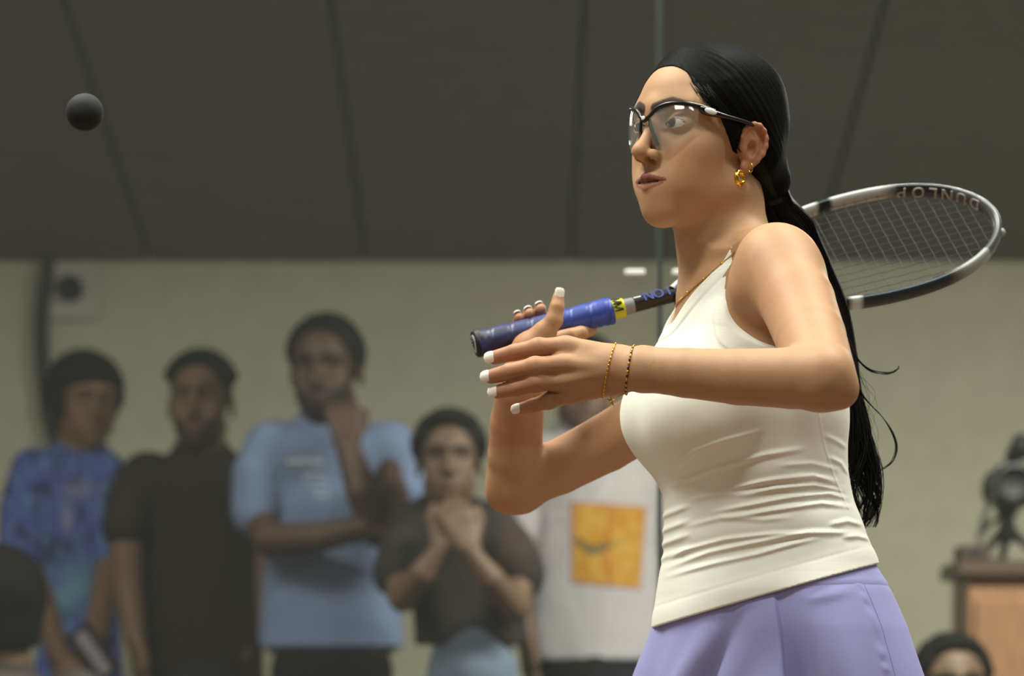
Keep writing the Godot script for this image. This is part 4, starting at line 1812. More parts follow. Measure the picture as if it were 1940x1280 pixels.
func glasses() -> void:
	var t := thing("eyeglasses", "black half rimmed sports glasses with clear lenses worn by the player", "glasses", ph.p(0.1, 0, 0.03))
	var black := plain(Color(0.035, 0.035, 0.038), 0.28)
	var fr := Acc.new()
	var top := [Vector3(0.055, 0.0655, 0.0375), Vector3(0.072, 0.0585, 0.0420), Vector3(0.0870, 0.048, 0.0450), Vector3(0.0985, 0.034, 0.0450), Vector3(0.1050, 0.018, 0.0400), Vector3(0.1075, 0.008, 0.0310), Vector3(0.1085, 0.0, 0.0275)]
	var pts := []
	for i in top.size():
		pts.append(top[i])
	for i in range(top.size() - 2, -1, -1):
		pts.append(Vector3(top[i].x, -top[i].y, top[i].z))
	var world := []
	for p in pts:
		world.append(ph.p(p.x, p.y, p.z))
	var line := smooth_line(world, 6)
	var rad := PackedFloat32Array()
	for i in line.size():
		var s := absf(float(i) / (line.size() - 1) * 2.0 - 1.0)
		rad.append(lerpf(0.0021, 0.0030, smoothstep(0.45, 1.0, s)) + 0.0010 * exp(-pow(s / 0.08, 2)))
	fr.tube(line, rad, 10, true, 1.25, ph.b.z)
	obj("frame", fr, black, t)
	var lens := plain(Color(0.80, 0.82, 0.80, 0.065), 0.03)
	lens.transparency = BaseMaterial3D.TRANSPARENCY_ALPHA
	for m in [-1.0, 1.0]:
		# lens: hangs from the frame
		var rows := []
		var rows2 := []
		var low := [Vector3(0.0745, 0.0575, 0.024), Vector3(0.080, 0.0535, 0.010), Vector3(0.0885, 0.046, -0.001), Vector3(0.097, 0.034, -0.0085), Vector3(0.1020, 0.022, -0.0100), Vector3(0.1045, 0.0125, -0.0030), Vector3(0.1060, 0.0085, 0.012)]
		var up := [Vector3(0.0715, 0.0585, 0.0410), Vector3(0.0795, 0.0545, 0.0435), Vector3(0.0880, 0.0475, 0.0445), Vector3(0.0985, 0.034, 0.0440), Vector3(0.1035, 0.0220, 0.0410), Vector3(0.1062, 0.0130, 0.0355), Vector3(0.1075, 0.0085, 0.0310)]
		var a_line := []
		var b_line := []
		for i in 7:
			a_line.append(Vector3(up[i].x, up[i].y * m, up[i].z))
			b_line.append(Vector3(low[i].x, low[i].y * m, low[i].z))
		var sa := smooth_line(a_line, 4)
		var sb := smooth_line(b_line, 4)
		for k in 9:
			var v := k / 8.0
			var row := PackedVector3Array()
			var row2 := PackedVector3Array()
			for i in sa.size():
				var q := sa[i].lerp(sb[i], v) + Vector3(0.003, 0.001 * m, 0) * sin(v * PI)
				row.append(ph.p(q.x, q.y, q.z))
				row2.append(ph.p(q.x - 0.0016, q.y - 0.0006 * m, q.z))
			rows.append(row)
			rows2.append(row2)
		var l := Acc.new()
		l.sheet(rows, false, m > 0)
		l.sheet(rows2, false, m < 0)
		# its edges
		var border := [[], []]
		for i in sa.size():
			border[0].append(rows[8][i])
			border[1].append(rows2[8][i])
		l.sheet([PackedVector3Array(border[0]), PackedVector3Array(border[1])], false, m > 0)
		obj("lens", l, lens, t)
		# hinge block and temple
		var tp := Acc.new()
		var arm := []
		for q in [Vector3(0.074, 0.0590, 0.0400), Vector3(0.060, 0.0655, 0.0360), Vector3(0.042, 0.0725, 0.0330), Vector3(0.022, 0.0765, 0.0305), Vector3(0.006, 0.0765, 0.0285), Vector3(-0.008, 0.0715, 0.0260), Vector3(-0.022, 0.0680, 0.015), Vector3(-0.030, 0.0670, 0.000)]:
			arm.append(ph.p(q.x, q.y * m, q.z))
		var al := smooth_line(arm, 5)
		var ar := PackedFloat32Array()
		for i in al.size():
			var s := float(i) / (al.size() - 1)
			ar.append(lerpf(0.0056, 0.0026, smoothstep(0.02, 0.34, s)) - 0.0024 * smoothstep(0.08, 0.0, s))
		tp.tube(al, ar, 10, true, 1.0, ph.b.z)
		var temple := obj("temple", tp, black, t)
		var bd := Acc.new()
		var c := ph.p(0.0640, 0.0680 * m, 0.0370)
		var dirx := (ph.p(0.050, 0.0690 * m, 0.0345) - ph.p(0.068, 0.062 * m, 0.0380)).normalized()
		var outw: Vector3 = (ph.b.y * m - dirx * (ph.b.y * m).dot(dirx)).normalized()
		bd.ball(c, Vector3(0.0085, 0.0036, 0.0018), Basis(dirx, dirx.cross(outw) * 1.0, outw), 18, 10)
		var badge := obj("badge", bd, plain(Color(0.88, 0.88, 0.88), 0.4), temple)
		var dot := Acc.new()
		dot.ball(c + outw * 0.0012, Vector3(0.0026, 0.0009, 0.0006), Basis(dirx, dirx.cross(outw), outw), 12, 8)
		obj("badge_mark", dot, black, temple)
		# nose pad on its arm
		var np := Acc.new()
		var nl := smooth_line([ph.p(0.1070, 0.007 * m, 0.0290), ph.p(0.1055, 0.0095 * m, 0.0160), ph.p(0.1010, 0.0118 * m, 0.0040), ph.p(0.0975, 0.0128 * m, -0.0040)], 5)
		np.tube(nl, even(0.0024, 0.0038, nl.size()), 8, true, 0.6, ph.b.x)
		obj("nose_pad", np, black, t)
	var bb := Acc.new()
	bb.ball(ph.p(0.1112, 0.0005, 0.0290), Vector3(0.0008, 0.0034, 0.0026), ph.b, 16, 8)
	obj("bridge_badge", bb, plain(Color(0.85, 0.85, 0.85), 0.4), t)


func jewels() -> void:
	var gold := plain(Color(0.86, 0.66, 0.24), 0.22, 1.0)
	mats.gold = gold
	# thick hoop in the ear lobe
	var hoop := thing("hoop_earring", "thick polished gold hoop earring in the player's ear lobe", "earring", W(1402, 336, 4.90))
	var a := Acc.new()
	var ax := Vector3(0.87, 0.05, 0.48)
	a.lathe(W(1402, 337, 4.905) - ax.normalized() * 0.003, ax, [Vector2(0.0083, 0.0), Vector2(0.0094, -0.0003), Vector2(0.0101, 0.0007), Vector2(0.0103, 0.0024), Vector2(0.0101, 0.0041), Vector2(0.0094, 0.0051), Vector2(0.0083, 0.0048), Vector2(0.0081, 0.0024), Vector2(0.0083, 0.0)], 40)
	obj("hoop", a, gold, hoop)
	var small := thing("ring_earring", "small thin gold ring earring behind the thick hoop", "earring", W(1422, 318, 4.92))
	var b := Acc.new()
	var pts := PackedVector3Array()
	var c := W(1422, 318, 4.922)
	for i in 25:
		var th := TAU * i / 24
		pts.append(c + Vector3(0.5, 0, 0.5) * 0.0044 * cos(th) + Vector3.UP * 0.0052 * sin(th))
	b.tube(pts, even(0.0006, 0.0006, 25), 8, false)
	obj("ring", b, gold, small)
	# necklace laid on the skin
	var neck := thing("necklace", "fine gold chain necklace lying on the player's collar bone", "necklace", W(1312, 560, 4.93))
	var ch := Acc.new()
	var beads := Acc.new()
	var mid := W(1376, 500, 5.005)
	var fwd := (W(1306, 552, 5.0) - W(1446, 440, 5.0)).normalized()
	var loop := PackedVector3Array()
	for i in 90:
		var th := TAU * i / 89.0
		var dir := fwd * cos(th) + Vector3(0, 0, 1) * sin(th)
		loop.append(reach(pf, mid + dir * 0.095, mid, 0.0008))
	ch.tube(loop, even(0.0007, 0.0007, loop.size()), 6, false)
	obj("chain", ch, gold, neck)
	for i in [8, 14, 20]:
		var bd := Acc.new()
		bd.ball(loop[i], Vector3.ONE * 0.0019, Basis(), 12, 8)
		obj("bead", bd, gold, neck)
	# two bracelets on the near wrist
	bracelet("chain_bracelet", "thin gold chain bracelet nearest the player's hand", W(1156, 697, 4.728), W(1167, 650, 4.728), 34, 0.0011, false)
	bracelet("bead_bracelet", "bracelet of black and gold beads with a small star charm", W(1194, 698, 4.72), W(1202, 652, 4.72), 40, 0.0013, true)


func bracelet(called: String, label: String, c: Vector3, top: Vector3, n: int, r: float, mixed: bool) -> void:
	var t := thing(called, label, "bracelet", c)
	var u := (top - c).normalized()
	var w := Vector3(-0.10, 0, 1.0)
	w = (w - u * w.dot(u)).normalized()
	var loop := PackedVector3Array()
	for i in n + 1:
		var th := TAU * i / n
		loop.append(reach(pf, c + (u * cos(th) + w * sin(th)) * 0.07, c, r * 0.8))
	var cord := Acc.new()
	cord.tube(loop, even(0.0005, 0.0005, loop.size()), 5, false)
	obj("cord", cord, mats.gold, t)
	for i in n:
		var a := Acc.new()
		var d := (loop[i + 1] - loop[i])
		var dir := d.normalized()
		var side := dir.cross((loop[i] - c).normalized())
		a.ball((loop[i] + loop[i + 1]) * 0.5, Vector3(d.length() * (0.42 if mixed else 0.36), r, r), Basis(dir, side.cross(dir), side), 10, 6)
		obj("bead", a, mats.black if mixed and i % 2 == 0 else mats.gold, t)
	if mixed:
		var low := loop[n / 2]
		var a := Acc.new()
		var p0 := low + Vector3(-0.004, -0.001, 0.004)
		a.tube(PackedVector3Array([low + Vector3(0, 0, 0.003), p0 + Vector3(-0.006, -0.003, 0), p0 + Vector3(-0.011, -0.006, 0)]), even(0.0006, 0.0006, 3), 5)
		for k in 5:
			var th := TAU * k / 5 + 0.3
			a.tube(PackedVector3Array([p0 + Vector3(-0.013, -0.008, 0), p0 + Vector3(-0.013, -0.008, 0) + Vector3(cos(th), sin(th) * 1.3, 0.2) * 0.006]), PackedFloat32Array([0.0014, 0.0002]), 6)
		obj("charm", a, mats.gold, t)


# ---------------------------------------------------------------- racket and ball

func build_racket() -> void:
	var butt := W(904, 650, 5.165)
	var tip := W(1884, 411, 5.29)
	var ax := (tip - butt).normalized()
	var long := butt.distance_to(tip)
	var side := Vector3(-0.34, 0.72, -0.62)
	side = (side - ax * side.dot(ax)).normalized()
	var nrm := ax.cross(side).normalized()
	if nrm.z < 0:
		nrm = -nrm
	var t := thing("squash_racket", "black and silver squash racket with a blue grip held over the player's shoulder", "racket", butt)
	var S := func(s: float, x: float, z: float) -> Vector3: return butt + ax * s + side * x + nrm * z
	# grip: a sleeve with spiral ridges of wrapped tape
	var rows := []
	var g := 0.178
	for i in 150:
		var s := g * i / 149.0
		var row := PackedVector3Array()
		for j in 40:
			var th := TAU * j / 40
			var r := 0.0152 + 0.0022 * smoothstep(0.020, 0.0, s) - 0.0008 * sin(s / g * PI)
			r += 0.0010 * smoothstep(g * 0.60, g * 0.66, s) + 0.0006 * smoothstep(g * 0.86, g * 0.9, s)
			var turn := fposmod(s / 0.026 + th / TAU, 1.0)
			r += 0.0011 * smoothstep(0.0, 0.10, turn) * smoothstep(1.0, 0.72, turn) - 0.0004
			row.append(S.call(s, cos(th) * r * 1.06, sin(th) * r * 0.96))
		rows.append(row)
	var a := Acc.new()
	a.sheet(rows, true, false)
	# outward normals
	_fix_round(a, butt, ax)
	# towards the butt: grey wear of the tape, with shade painted into the colour
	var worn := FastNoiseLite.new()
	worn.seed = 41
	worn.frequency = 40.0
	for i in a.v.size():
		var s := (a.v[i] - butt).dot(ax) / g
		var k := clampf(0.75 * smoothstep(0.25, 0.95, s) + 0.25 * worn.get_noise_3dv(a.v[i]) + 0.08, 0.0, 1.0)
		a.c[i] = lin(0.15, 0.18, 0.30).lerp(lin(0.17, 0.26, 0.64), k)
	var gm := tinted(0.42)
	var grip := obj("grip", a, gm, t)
	# worn end cap with its emblem
	var e := Acc.new()
	e.lathe(butt - ax * 0.004, ax, [Vector2(0.0, 0.0), Vector2(0.0120, 0.0), Vector2(0.0122, 0.0008), Vector2(0.0158, 0.0), Vector2(0.0176, 0.0016), Vector2(0.0178, 0.008), Vector2(0.0168, 0.012)], 40)
	obj("end_cap", e, plain(Color(0.07, 0.075, 0.10), 0.5), t)
	var em := Acc.new()
	em.lathe(butt - ax * 0.0048, ax, [Vector2(0.0, 0.0), Vector2(0.0116, 0.0), Vector2(0.0120, 0.0012)], 36)
	var disc := obj("emblem", em, plain(Color(0.62, 0.62, 0.60), 0.5), t)
	var mk := Acc.new()
	var eu := (Vector3.UP - ax * ax.y).normalized()
	var ev_ := ax.cross(eu)
	for q in [[[-0.4, 0.6], [0.1, 0.75], [0.45, 0.3], [0.3, -0.25], [-0.25, -0.65]], [[-0.45, 0.2], [0.0, 0.3], [0.15, 0.0], [-0.05, -0.3]], [[-0.3, -0.1], [-0.1, -0.45], [0.35, -0.65]]]:
		var pts := []
		for k in q:
			pts.append(butt - ax * 0.0050 + (ev_ * k[0] + eu * k[1]) * 0.0105)
		var line := smooth_line(pts, 5)
		mk.tube(line, even(0.0012, 0.0004, line.size()), 6)
	obj("emblem_mark", mk, mats.black, disc)
	# yellow band with black marks at the top of the grip
	var y := Acc.new()
	y.lathe(S.call(g, 0, 0), ax, [Vector2(0.010, -0.0005), Vector2(0.0128, 0.0), Vector2(0.0122, 0.0165), Vector2(0.010, 0.017)], 32)
	var band := obj("band", y, plain(Color(0.80, 0.80, 0.10), 0.5), t)
	var marks := [["M", 0.20], ["V", 1.0], ["M", -0.55]]
	for k in marks:
		letter("band_letter", k[0], 0.0120, S.call(g + 0.0083, 0, 0), ax, side, nrm, float(k[1]), 0.0126, mats.black, band, true)
	# shaft: tapers, then forks into the two arms of the head
	var sh := Acc.new()
	var sp := PackedVector3Array()
	var sr := PackedFloat32Array()
	for i in 24:
		var s := lerpf(g + 0.012, 0.285, i / 23.0)
		sp.append(S.call(s, 0, 0))
		sr.append(lerpf(0.0098, 0.0082, i / 23.0))
	sh.tube(sp, sr, 20, true, 1.05, side)
	var shaft := obj("shaft", sh, plain(Color(0.085, 0.085, 0.09), 0.3), t)
	var silver := Acc.new()
	silver.lathe(S.call(g + 0.0165, 0, 0), ax, [Vector2(0.0098, 0.0), Vector2(0.0104, 0.0006), Vector2(0.0100, 0.013), Vector2(0.0094, 0.0135)], 28)
	obj("silver_ring", silver, plain(Color(0.52, 0.52, 0.52), 0.35), shaft)
	var chip := Acc.new()
	chip.box(S.call(g + 0.036, 0.0035, 0.0) + nrm * 0.0086, Vector3(0.010, 0.0022, 0.0012), 0.0003, Basis(ax, nrm.cross(ax), nrm))
	obj("white_mark", chip, plain(Color(0.85, 0.85, 0.85), 0.4), shaft)
	var word := "EVOLUTION"
	var blue := plain(Color(0.12, 0.17, 0.48), 0.4)
	for i in word.length():
		var s := g + 0.050 + (word.length() - 1 - i) * 0.0135
		letter("shaft_letter", word[i], 0.0150, S.call(s, 0, 0), -ax, side, nrm, 0.0, 0.0092, blue, shaft, false)
	# the head: a hoop of a flattened tube, closed over the fork
	var outline := func(s: float) -> float:
		var k := clampf((s - 0.262) / (long - 0.262), 0.0, 1.0)
		if k < 0.62:
			return lerpf(0.006, 0.0935, pow(sin(k / 0.62 * PI / 2), 0.92))
		return 0.0935 * pow(maxf(0.0, 1.0 - pow((k - 0.62) / 0.38, 2.3)), 0.52)
	var loop := PackedVector2Array()
	for i in 91:
		var k := i / 90.0
		var s := 0.262 + (long - 0.262) * (1.0 - pow(1.0 - k, 2.0))
		loop.append(Vector2(s, outline.call(s)))
	var ring := PackedVector2Array()
	for p in loop:
		ring.append(p)
	for i in range(loop.size() - 2, -1, -1):
		ring.append(Vector2(loop[i].x, -loop[i].y))
	var n := ring.size()
	var fr := Acc.new()
	var firstv := 0
	var total := 0.0
	var sides := 16
	for i in n:
		var p := ring[i]
		var tg := (ring[mini(i + 1, n - 1)] - ring[maxi(i - 1, 0)]).normalized()
		var outw := Vector2(-tg.y, tg.x)
		if outw.dot(p - Vector2(0.48, 0.0)) < 0:
			outw = -outw
		var c: Vector3 = S.call(p.x, p.y, 0)
		var o3 := ax * outw.x + side * outw.y
		# paint: black with silver sections, as on the frame
		var col := Color(0.011, 0.012, 0.014)
		var sp_ := p.x
		if p.y > 0:
			if sp_ < 0.487 or (sp_ > 0.507 and sp_ < 0.575):
				col = lin(0.74, 0.74, 0.73)
			elif sp_ > 0.575 and sp_ < 0.60:
				col = lin(0.74, 0.74, 0.73).lerp(col, (sp_ - 0.575) / 0.025)
		else:
			if sp_ > 0.470 and sp_ < 0.4835:
				col = lin(0.84, 0.84, 0.83)
			elif sp_ > 0.630:
				col = lin(0.62, 0.62, 0.61)
			elif sp_ > 0.60:
				col = lin(0.62, 0.62, 0.61).lerp(col, (0.630 - sp_) / 0.03)
			elif sp_ > 0.4835:
				col = lin(0.12, 0.17, 0.20)
		if sp_ > 0.665 and absf(p.y) < 0.07:
			col = lin(0.30, 0.30, 0.30)
		for k in sides:
			var th := TAU * k / sides
			var sq := pow(pow(absf(cos(th)), 3.0) + pow(absf(sin(th)), 3.0), -1.0 / 3.0)
			var x := cos(th) * sq * 0.0056
			var z := sin(th) * sq * 0.0098
			fr.color = col
			fr.vert(c + o3 * x + nrm * z, (o3 * cos(th) / 0.0056 + nrm * sin(th) / 0.0098).normalized())
	for i in n - 1:
		for k in sides:
			var p := i * sides + k
			var q := i * sides + (k + 1) % sides
			fr.quad(p, q, q + sides, p + sides)
	var frame := obj("frame", fr, tinted(0.28), t)
	# bumper knobs on the outside
	for sp_ in [[0.655, 1.0], [0.700, -1.0]]:
		var best := 0
		for i in n:
			if signf(ring[i].y) == sp_[1] and absf(ring[i].x - minf(sp_[0], long - 0.008)) < absf(ring[best].x - minf(sp_[0], long - 0.008)) or (signf(ring[best].y) != sp_[1] and signf(ring[i].y) == sp_[1]):
				best = i
		var kb := Acc.new()
		var dirk := (ring[best] - Vector2(0.5, 0)).normalized()
		kb.ball(S.call(ring[best].x, ring[best].y, 0) + (ax * dirk.x + side * dirk.y) * 0.005, Vector3.ONE * 0.006, Basis(), 12, 8)
		obj("bumper_knob", kb, plain(Color(0.6, 0.6, 0.6), 0.4), frame)
	# strings
	var string_m := plain(Color(0.16, 0.155, 0.14), 0.6)
	var wide := 0.0935
	for i in range(-7, 8):
		var x := i * 0.0122
		var s0 := -1.0
		var s1 := 0.0
		for k in 400:
			var s: float = lerpf(0.262, long, k / 399.0)
			if outline.call(s) >= absf(x) + 0.001:
				if s0 < 0:
					s0 = s
				s1 = s
		if s0 < 0:
			continue
		var st := Acc.new()
		var pts := PackedVector3Array()
		var m := 40
		for k in m:
			var s := lerpf(s0, s1, k / float(m - 1))
			pts.append(S.call(s, x, 0.0007 * sin(s / 0.0135 * PI + i * PI)))
		st.tube(pts, even(0.00042, 0.00042, m), 5, false)
		obj("string", st, string_m, t)
	var sx := 0.36
	while sx < long - 0.008:
		var w: float = outline.call(sx)
		if w > 0.02:
			var st := Acc.new()
			var pts := PackedVector3Array()
			for k in 30:
				var x := lerpf(-w, w, k / 29.0)
				pts.append(S.call(sx, x, -0.0007 * cos(x / 0.0122 * PI)))
			st.tube(pts, even(0.00042, 0.00042, 30), 5, false)
			obj("string", st, string_m, t)
		sx += 0.0150
	# the maker's word on the inside of the hoop, upside down from here
	var text := "DUNLOP"
	var lm := plain(Color(0.66, 0.66, 0.64), 0.4)
	var at_ := 0.0
	var walk := 0.0
	var idx := n / 2 - 14
	for i in text.length():
		var p := ring[idx]
		var tg := (ring[idx + 1] - ring[idx - 1]).normalized()
		var inw := Vector2(tg.y, -tg.x)
		if inw.dot(Vector2(0.5, 0) - p) < 0:
			inw = -inw
		var c: Vector3 = S.call(p.x, p.y, 0)
		var i3 := ax * inw.x + side * inw.y
		var t3 := -(ax * tg.x + side * tg.y)
		var up3 := i3.cross(t3)
		var mesh := TextMesh.new()
		mesh.text = text[i]
		mesh.font_size = 64
		mesh.pixel_size = 0.017 / 64.0 / 0.72
		mesh.depth = 0.0006
		var l := MeshInstance3D.new()
		l.name = "letter"
		l.mesh = mesh
		l.material_override = lm
		l.transform = Transform3D(Basis(t3, up3, i3), c + i3 * 0.0058 - origin_of(frame))
		frame.add_child(l, true)
		fix_name(l, "letter")
		var gone := 0.0
		while gone < 0.0185 and idx > 2:
			gone += ring[idx].distance_to(ring[idx - 1])
			idx -= 1


func _fix_round(a: Acc, c: Vector3, ax: Vector3) -> void:
	for i in a.v.size():
		var r := a.v[i] - c
		r -= ax * r.dot(ax)
		if a.n[i].dot(r) < 0:
			a.n[i] = -a.n[i]


# one letter bent round a shaft: stands on the surface, turned by `turn` about the axis
func letter(called: String, text: String, size: float, at: Vector3, read: Vector3, side: Vector3, nrm: Vector3, turn: float, r: float, m: Material, parent: Node3D, across: bool) -> void:
	var out := (nrm * cos(turn) + side * sin(turn)).normalized()
	var up := out.cross(read).normalized()
	var x := read
	var y := up
	if across:
		x = -up
		y = read
	var mesh := TextMesh.new()
	mesh.text = text
	mesh.font_size = 64
	mesh.pixel_size = size / 64.0 / 0.75
	mesh.depth = 0.0010
	var l := MeshInstance3D.new()
	l.name = called
	l.mesh = mesh
	l.material_override = m
	l.transform = Transform3D(Basis(x, y, x.cross(y)), at + out * r - origin_of(parent))
	parent.add_child(l, true)
	fix_name(l, called)


func build_ball() -> void:
	var c := W(160.5, 212.5, 4.6)
	var a := Acc.new()
	a.ball(c, Vector3.ONE * L(35.5, 4.6), Basis(), 40, 24)
	var m := plain(Color(0.085, 0.083, 0.08), 0.8)
	m.normal_enabled = true
	m.normal_texture = relief(0.3, 3.0, 8)
	m.normal_scale = 0.3
	m.uv1_triplanar = true
	m.uv1_scale = Vector3(12, 12, 12)
	tag(obj("squash_ball", a, m, self, c), "small matt black rubber ball flying through the air at left", "ball")


# ---------------------------------------------------------------- spectators behind the glass

func arm_of(fd: Field, pts: Array, d: float, r: Array, k := 0.015) -> void:
	var w := []
	var rr := []
	for i in pts.size():
		w.append(W(pts[i][0], pts[i][1], d - (pts[i][2] if pts[i].size() > 2 else 0.0)))
		rr.append(r[i])
	fd.chain(w, rr, k)


func simple_hand(fd: Field, wrist: Vector3, dir: Vector3, out: Vector3, curl: float, flip := 1.0) -> void:
	dir = dir.normalized()
	out = (out - dir * out.dot(dir)).normalized()
	var side := dir.cross(out) * flip
	for i in 4:
		var x := (i - 1.5) * 0.020
		var kn := wrist + dir * (0.088 - absf(i - 1.2) * 0.004) + side * x
		fd.cap(wrist + side * x * 0.5 + dir * 0.015, kn, 0.015, 0.012, 0.012)
		var long: float = [0.068, 0.078, 0.073, 0.056][i]
		var d1 := (dir * cos(curl * 0.5) - out * sin(curl * 0.5)).normalized()
		var d2 := (dir * cos(curl * 1.2) - out * sin(curl * 1.2)).normalized()
		var d3 := (dir * cos(curl * 1.9) - out * sin(curl * 1.9)).normalized()
		fd.chain([kn, kn + d1 * long * 0.48, kn + d1 * long * 0.48 + d2 * long * 0.3, kn + d1 * long * 0.48 + d2 * long * 0.3 + d3 * long * 0.22], [0.0105, 0.0098, 0.0088, 0.0075], 0.004)
	var tb := wrist + dir * 0.03 - side * 0.026
	fd.chain([wrist + dir * 0.012 - side * 0.012, tb, tb + (dir * 0.75 - side * 0.6).normalized() * 0.034, tb + (dir * 0.8 - side * 0.6).normalized() * 0.034 + (dir - side * 0.2).normalized() * 0.026], [0.016, 0.0135, 0.0115, 0.009], 0.008)


func bystander(o: Dictionary) -> Node3D:
	var d: float = o.d
	var h := head_at(W(o.head[0], o.head[1], d), deg_to_rad(o.yaw), deg_to_rad(o.get("pitch", 0.0)), deg_to_rad(o.get("roll", 0.0)), o.get("size", 1.0))
	var look: Dictionary = o.look
	look.painted_eyes = true
	var foot_x: float = h.o.x
	var me := thing("person", o.label, "person", Vector3(foot_x, 0, -d), o.get("group", ""))
	# skin
	var fd := Field.new()
	head_shape(fd, h, false)
	var nb := W(o.neck[0], o.neck[1], d)
	fd.cap(h.p(-0.012, 0, -0.03), nb, 0.054 * h.s, 0.060 * h.s, 0.02)
	var turn: float = o.get("turn", 90.0)
	var rows := []
	var slim := []
	for r in o.rows:
		rows.append(px_row(r[0], r[1], r[2], o.get("ratio", 1.65), turn, d))
		slim.append(px_row(r[0], r[1] + 14.0, r[2] - 14.0, o.get("ratio", 1.65), turn, d))
	var body := fd.trunk(slim, 0.03)
	for a in o.arms:
		arm_of(fd, a.p, d, a.r)
		if a.has("hand"):
			var n: int = a.p.size()
			var w := W(a.p[n - 1][0], a.p[n - 1][1], d - (a.p[n - 1][2] if a.p[n - 1].size() > 2 else 0.0))
			simple_hand(fd, w, a.hand[0], a.hand[1], a.hand[2], a.hand[3])
	var lo := Vector3(1e9, 1e9, 1e9)
	var hi := -lo
	for i in fd.ty.size():
		if fd.ty[i] == 0:
			for q in [fd.A[i], fd.A[i] + fd.AB[i]]:
				lo = lo.min(q - Vector3.ONE * 0.07)
				hi = hi.max(q + Vector3.ONE * 0.07)
	lo = lo.min(Vector3(W(o.rows[-1][1], 0, d).x, W(0, o.rows[-1][0], d).y, -d - 0.17))
	hi = hi.max(Vector3(W(o.rows[-1][2], 0, d).x, 0, -d + 0.17))
	hi.y = h.o.y + 0.15 * h.s
	var box := AABB(h.o - Vector3(0.13, 0.125, 0.13) * h.s, Vector3(0.26, 0.27, 0.26) * h.s)
	var tone: Color = look.skin
	var paint := func(p: Vector3) -> Color:
		var q := h.inv(p)
		return head_color(q, look) if q.length() < 0.16 and q.z > -0.115 else tone
	field_obj("body", [[fd, box.position, box.end, 0.0045, [], paint], [fd, lo, hi, 0.0065, [box], paint]], tinted(0.55, 0.4), me)
	# hair
	var hf_ := Field.new()
	hf_.ell(h.p(-0.010, 0.0, 0.046), Vector3(0.095, 0.070, 0.078) * h.s, h.b, 0.01)
	hf_.ell(h.p(0.034, 0.0, 0.052), Vector3(0.059, 0.056, 0.052) * h.s, h.b, 0.03)
	var style: String = o.get("hair", "short")
	var thick: float = o.get("hair_thick", 0.016)
	if style == "bowl":
		hf_.cap(h.p(0.0, 0.068, 0.02), h.p(0.0, 0.066, -0.05), 0.016 * h.s, 0.012 * h.s, 0.02)
		hf_.cap(h.p(0.0, -0.068, 0.02), h.p(0.0, -0.066, -0.05), 0.016 * h.s, 0.012 * h.s, 0.02)
		hf_.cap(h.p(-0.06, 0.0, 0.02), h.p(-0.065, 0.0, -0.06), 0.04 * h.s, 0.03 * h.s, 0.02)
	var noise := FastNoiseLite.new()
	noise.seed = int(o.head[0])
	noise.frequency = 55.0
	hf_.post = func(p: Vector3, dd: float) -> float:
		if absf(dd) > 0.06:
			return dd
		var q := h.inv(p)
		var cut := 0.0
		if style == "bowl":
			cut = maxf((q.x - 0.045) * 0.9 - maxf(0.0, q.z - 0.050) * 3.0, -0.070 - q.z)
		else:
			cut = maxf((q.x - hairline(q.z - 0.004) + 0.004) * 0.8, lerpf(-0.055, 0.018, smoothstep(-0.06, 0.012, q.x)) - q.z)
		var t := thick * smoothstep(-0.045, 0.055, q.z) + 0.002
		if style == "fade":
			t = 0.0025 + 0.021 * smoothstep(0.05, 0.085, q.z)
		if style == "round":
			t = 0.004 + thick * smoothstep(-0.03, 0.02, q.z)
		return maxf(dd - t * smoothstep(0.004, -0.020, cut) + 0.0045 * noise.get_noise_3dv(p), cut)
	hf_.post_pad = 0.03
	field_obj("hair", [[hf_, h.o - Vector3(0.15, 0.12, 0.15) * h.s, h.o + Vector3(0.15, 0.19, 0.15) * h.s, 0.0055]], plain(o.get("hair_color", Color(0.07, 0.063, 0.06)), 0.75, 0.0, 0.25), me)
	# shirt
	var sf := Field.new()
	sf.trunk(rows, 0.03)
	sf.cap(h.p(-0.012, 0, -0.05), nb, 0.050 * h.s, 0.064 * h.s, 0.03)
	for s in o.sleeves:
		arm_of(sf, s.p, d, s.r, 0.03)
	var neck_y := W(0, o.collar, d).y
	var hem := W(0, o.hem, d).y
	var sleeve_y: float = W(0, o.sleeve_end, d).y
	var crease := FastNoiseLite.new()
	crease.seed = int(o.head[0]) + 3
	crease.frequency = 6.0
	var fwd := Vector3(-cos(deg_to_rad(turn)), 0, sin(deg_to_rad(turn)))
	var axis := nb
	sf.post = func(p: Vector3, dd: float) -> float:
		var cl := p.y - (neck_y + 0.035 - 0.55 * (p - axis).dot(fwd) + 0.4 * maxf(0.0, absf((p - axis).cross(fwd).y) - 0.05))
		if cl > 0.0:
			dd = maxf(dd, cl if (p - axis).length() < 0.16 else dd)
		return maxf(dd - 0.004 + 0.006 * crease.get_noise_3d(p.x * 1.2, p.y * 0.7, p.z), hem - p.y)
	sf.post_pad = 0.02
	var slo := Vector3(lo.x - 0.03, hem - 0.02, -d - 0.24)
	var shi := Vector3(hi.x + 0.03, neck_y + 0.10, -d + 0.26)
	var shirt_paint: Variant = o.get("shirt_paint")
	var sh := field_obj("t_shirt", [[sf, slo, shi, 0.0085, [], shirt_paint]], tinted(0.9, 0.2) if shirt_paint != null else plain(o.shirt, 0.9, 0.0, 0.2), me)
	if o.has("print"):
		shirt_print(sh, sf, d, o.print)
	# trousers to the floor, and shoes
	var tf := Field.new()
	var cx := W((o.rows[-1][1] + o.rows[-1][2]) * 0.5, 0, d).x
	var side := Vector3.UP.cross(fwd)
	var top_y := hem + 0.10
	var hip_y := minf(hem + 0.02, 0.92)
	var wide: float = (W(o.rows[-1][2], 0, d).x - W(o.rows[-1][1], 0, d).x) * 0.5 - 0.03
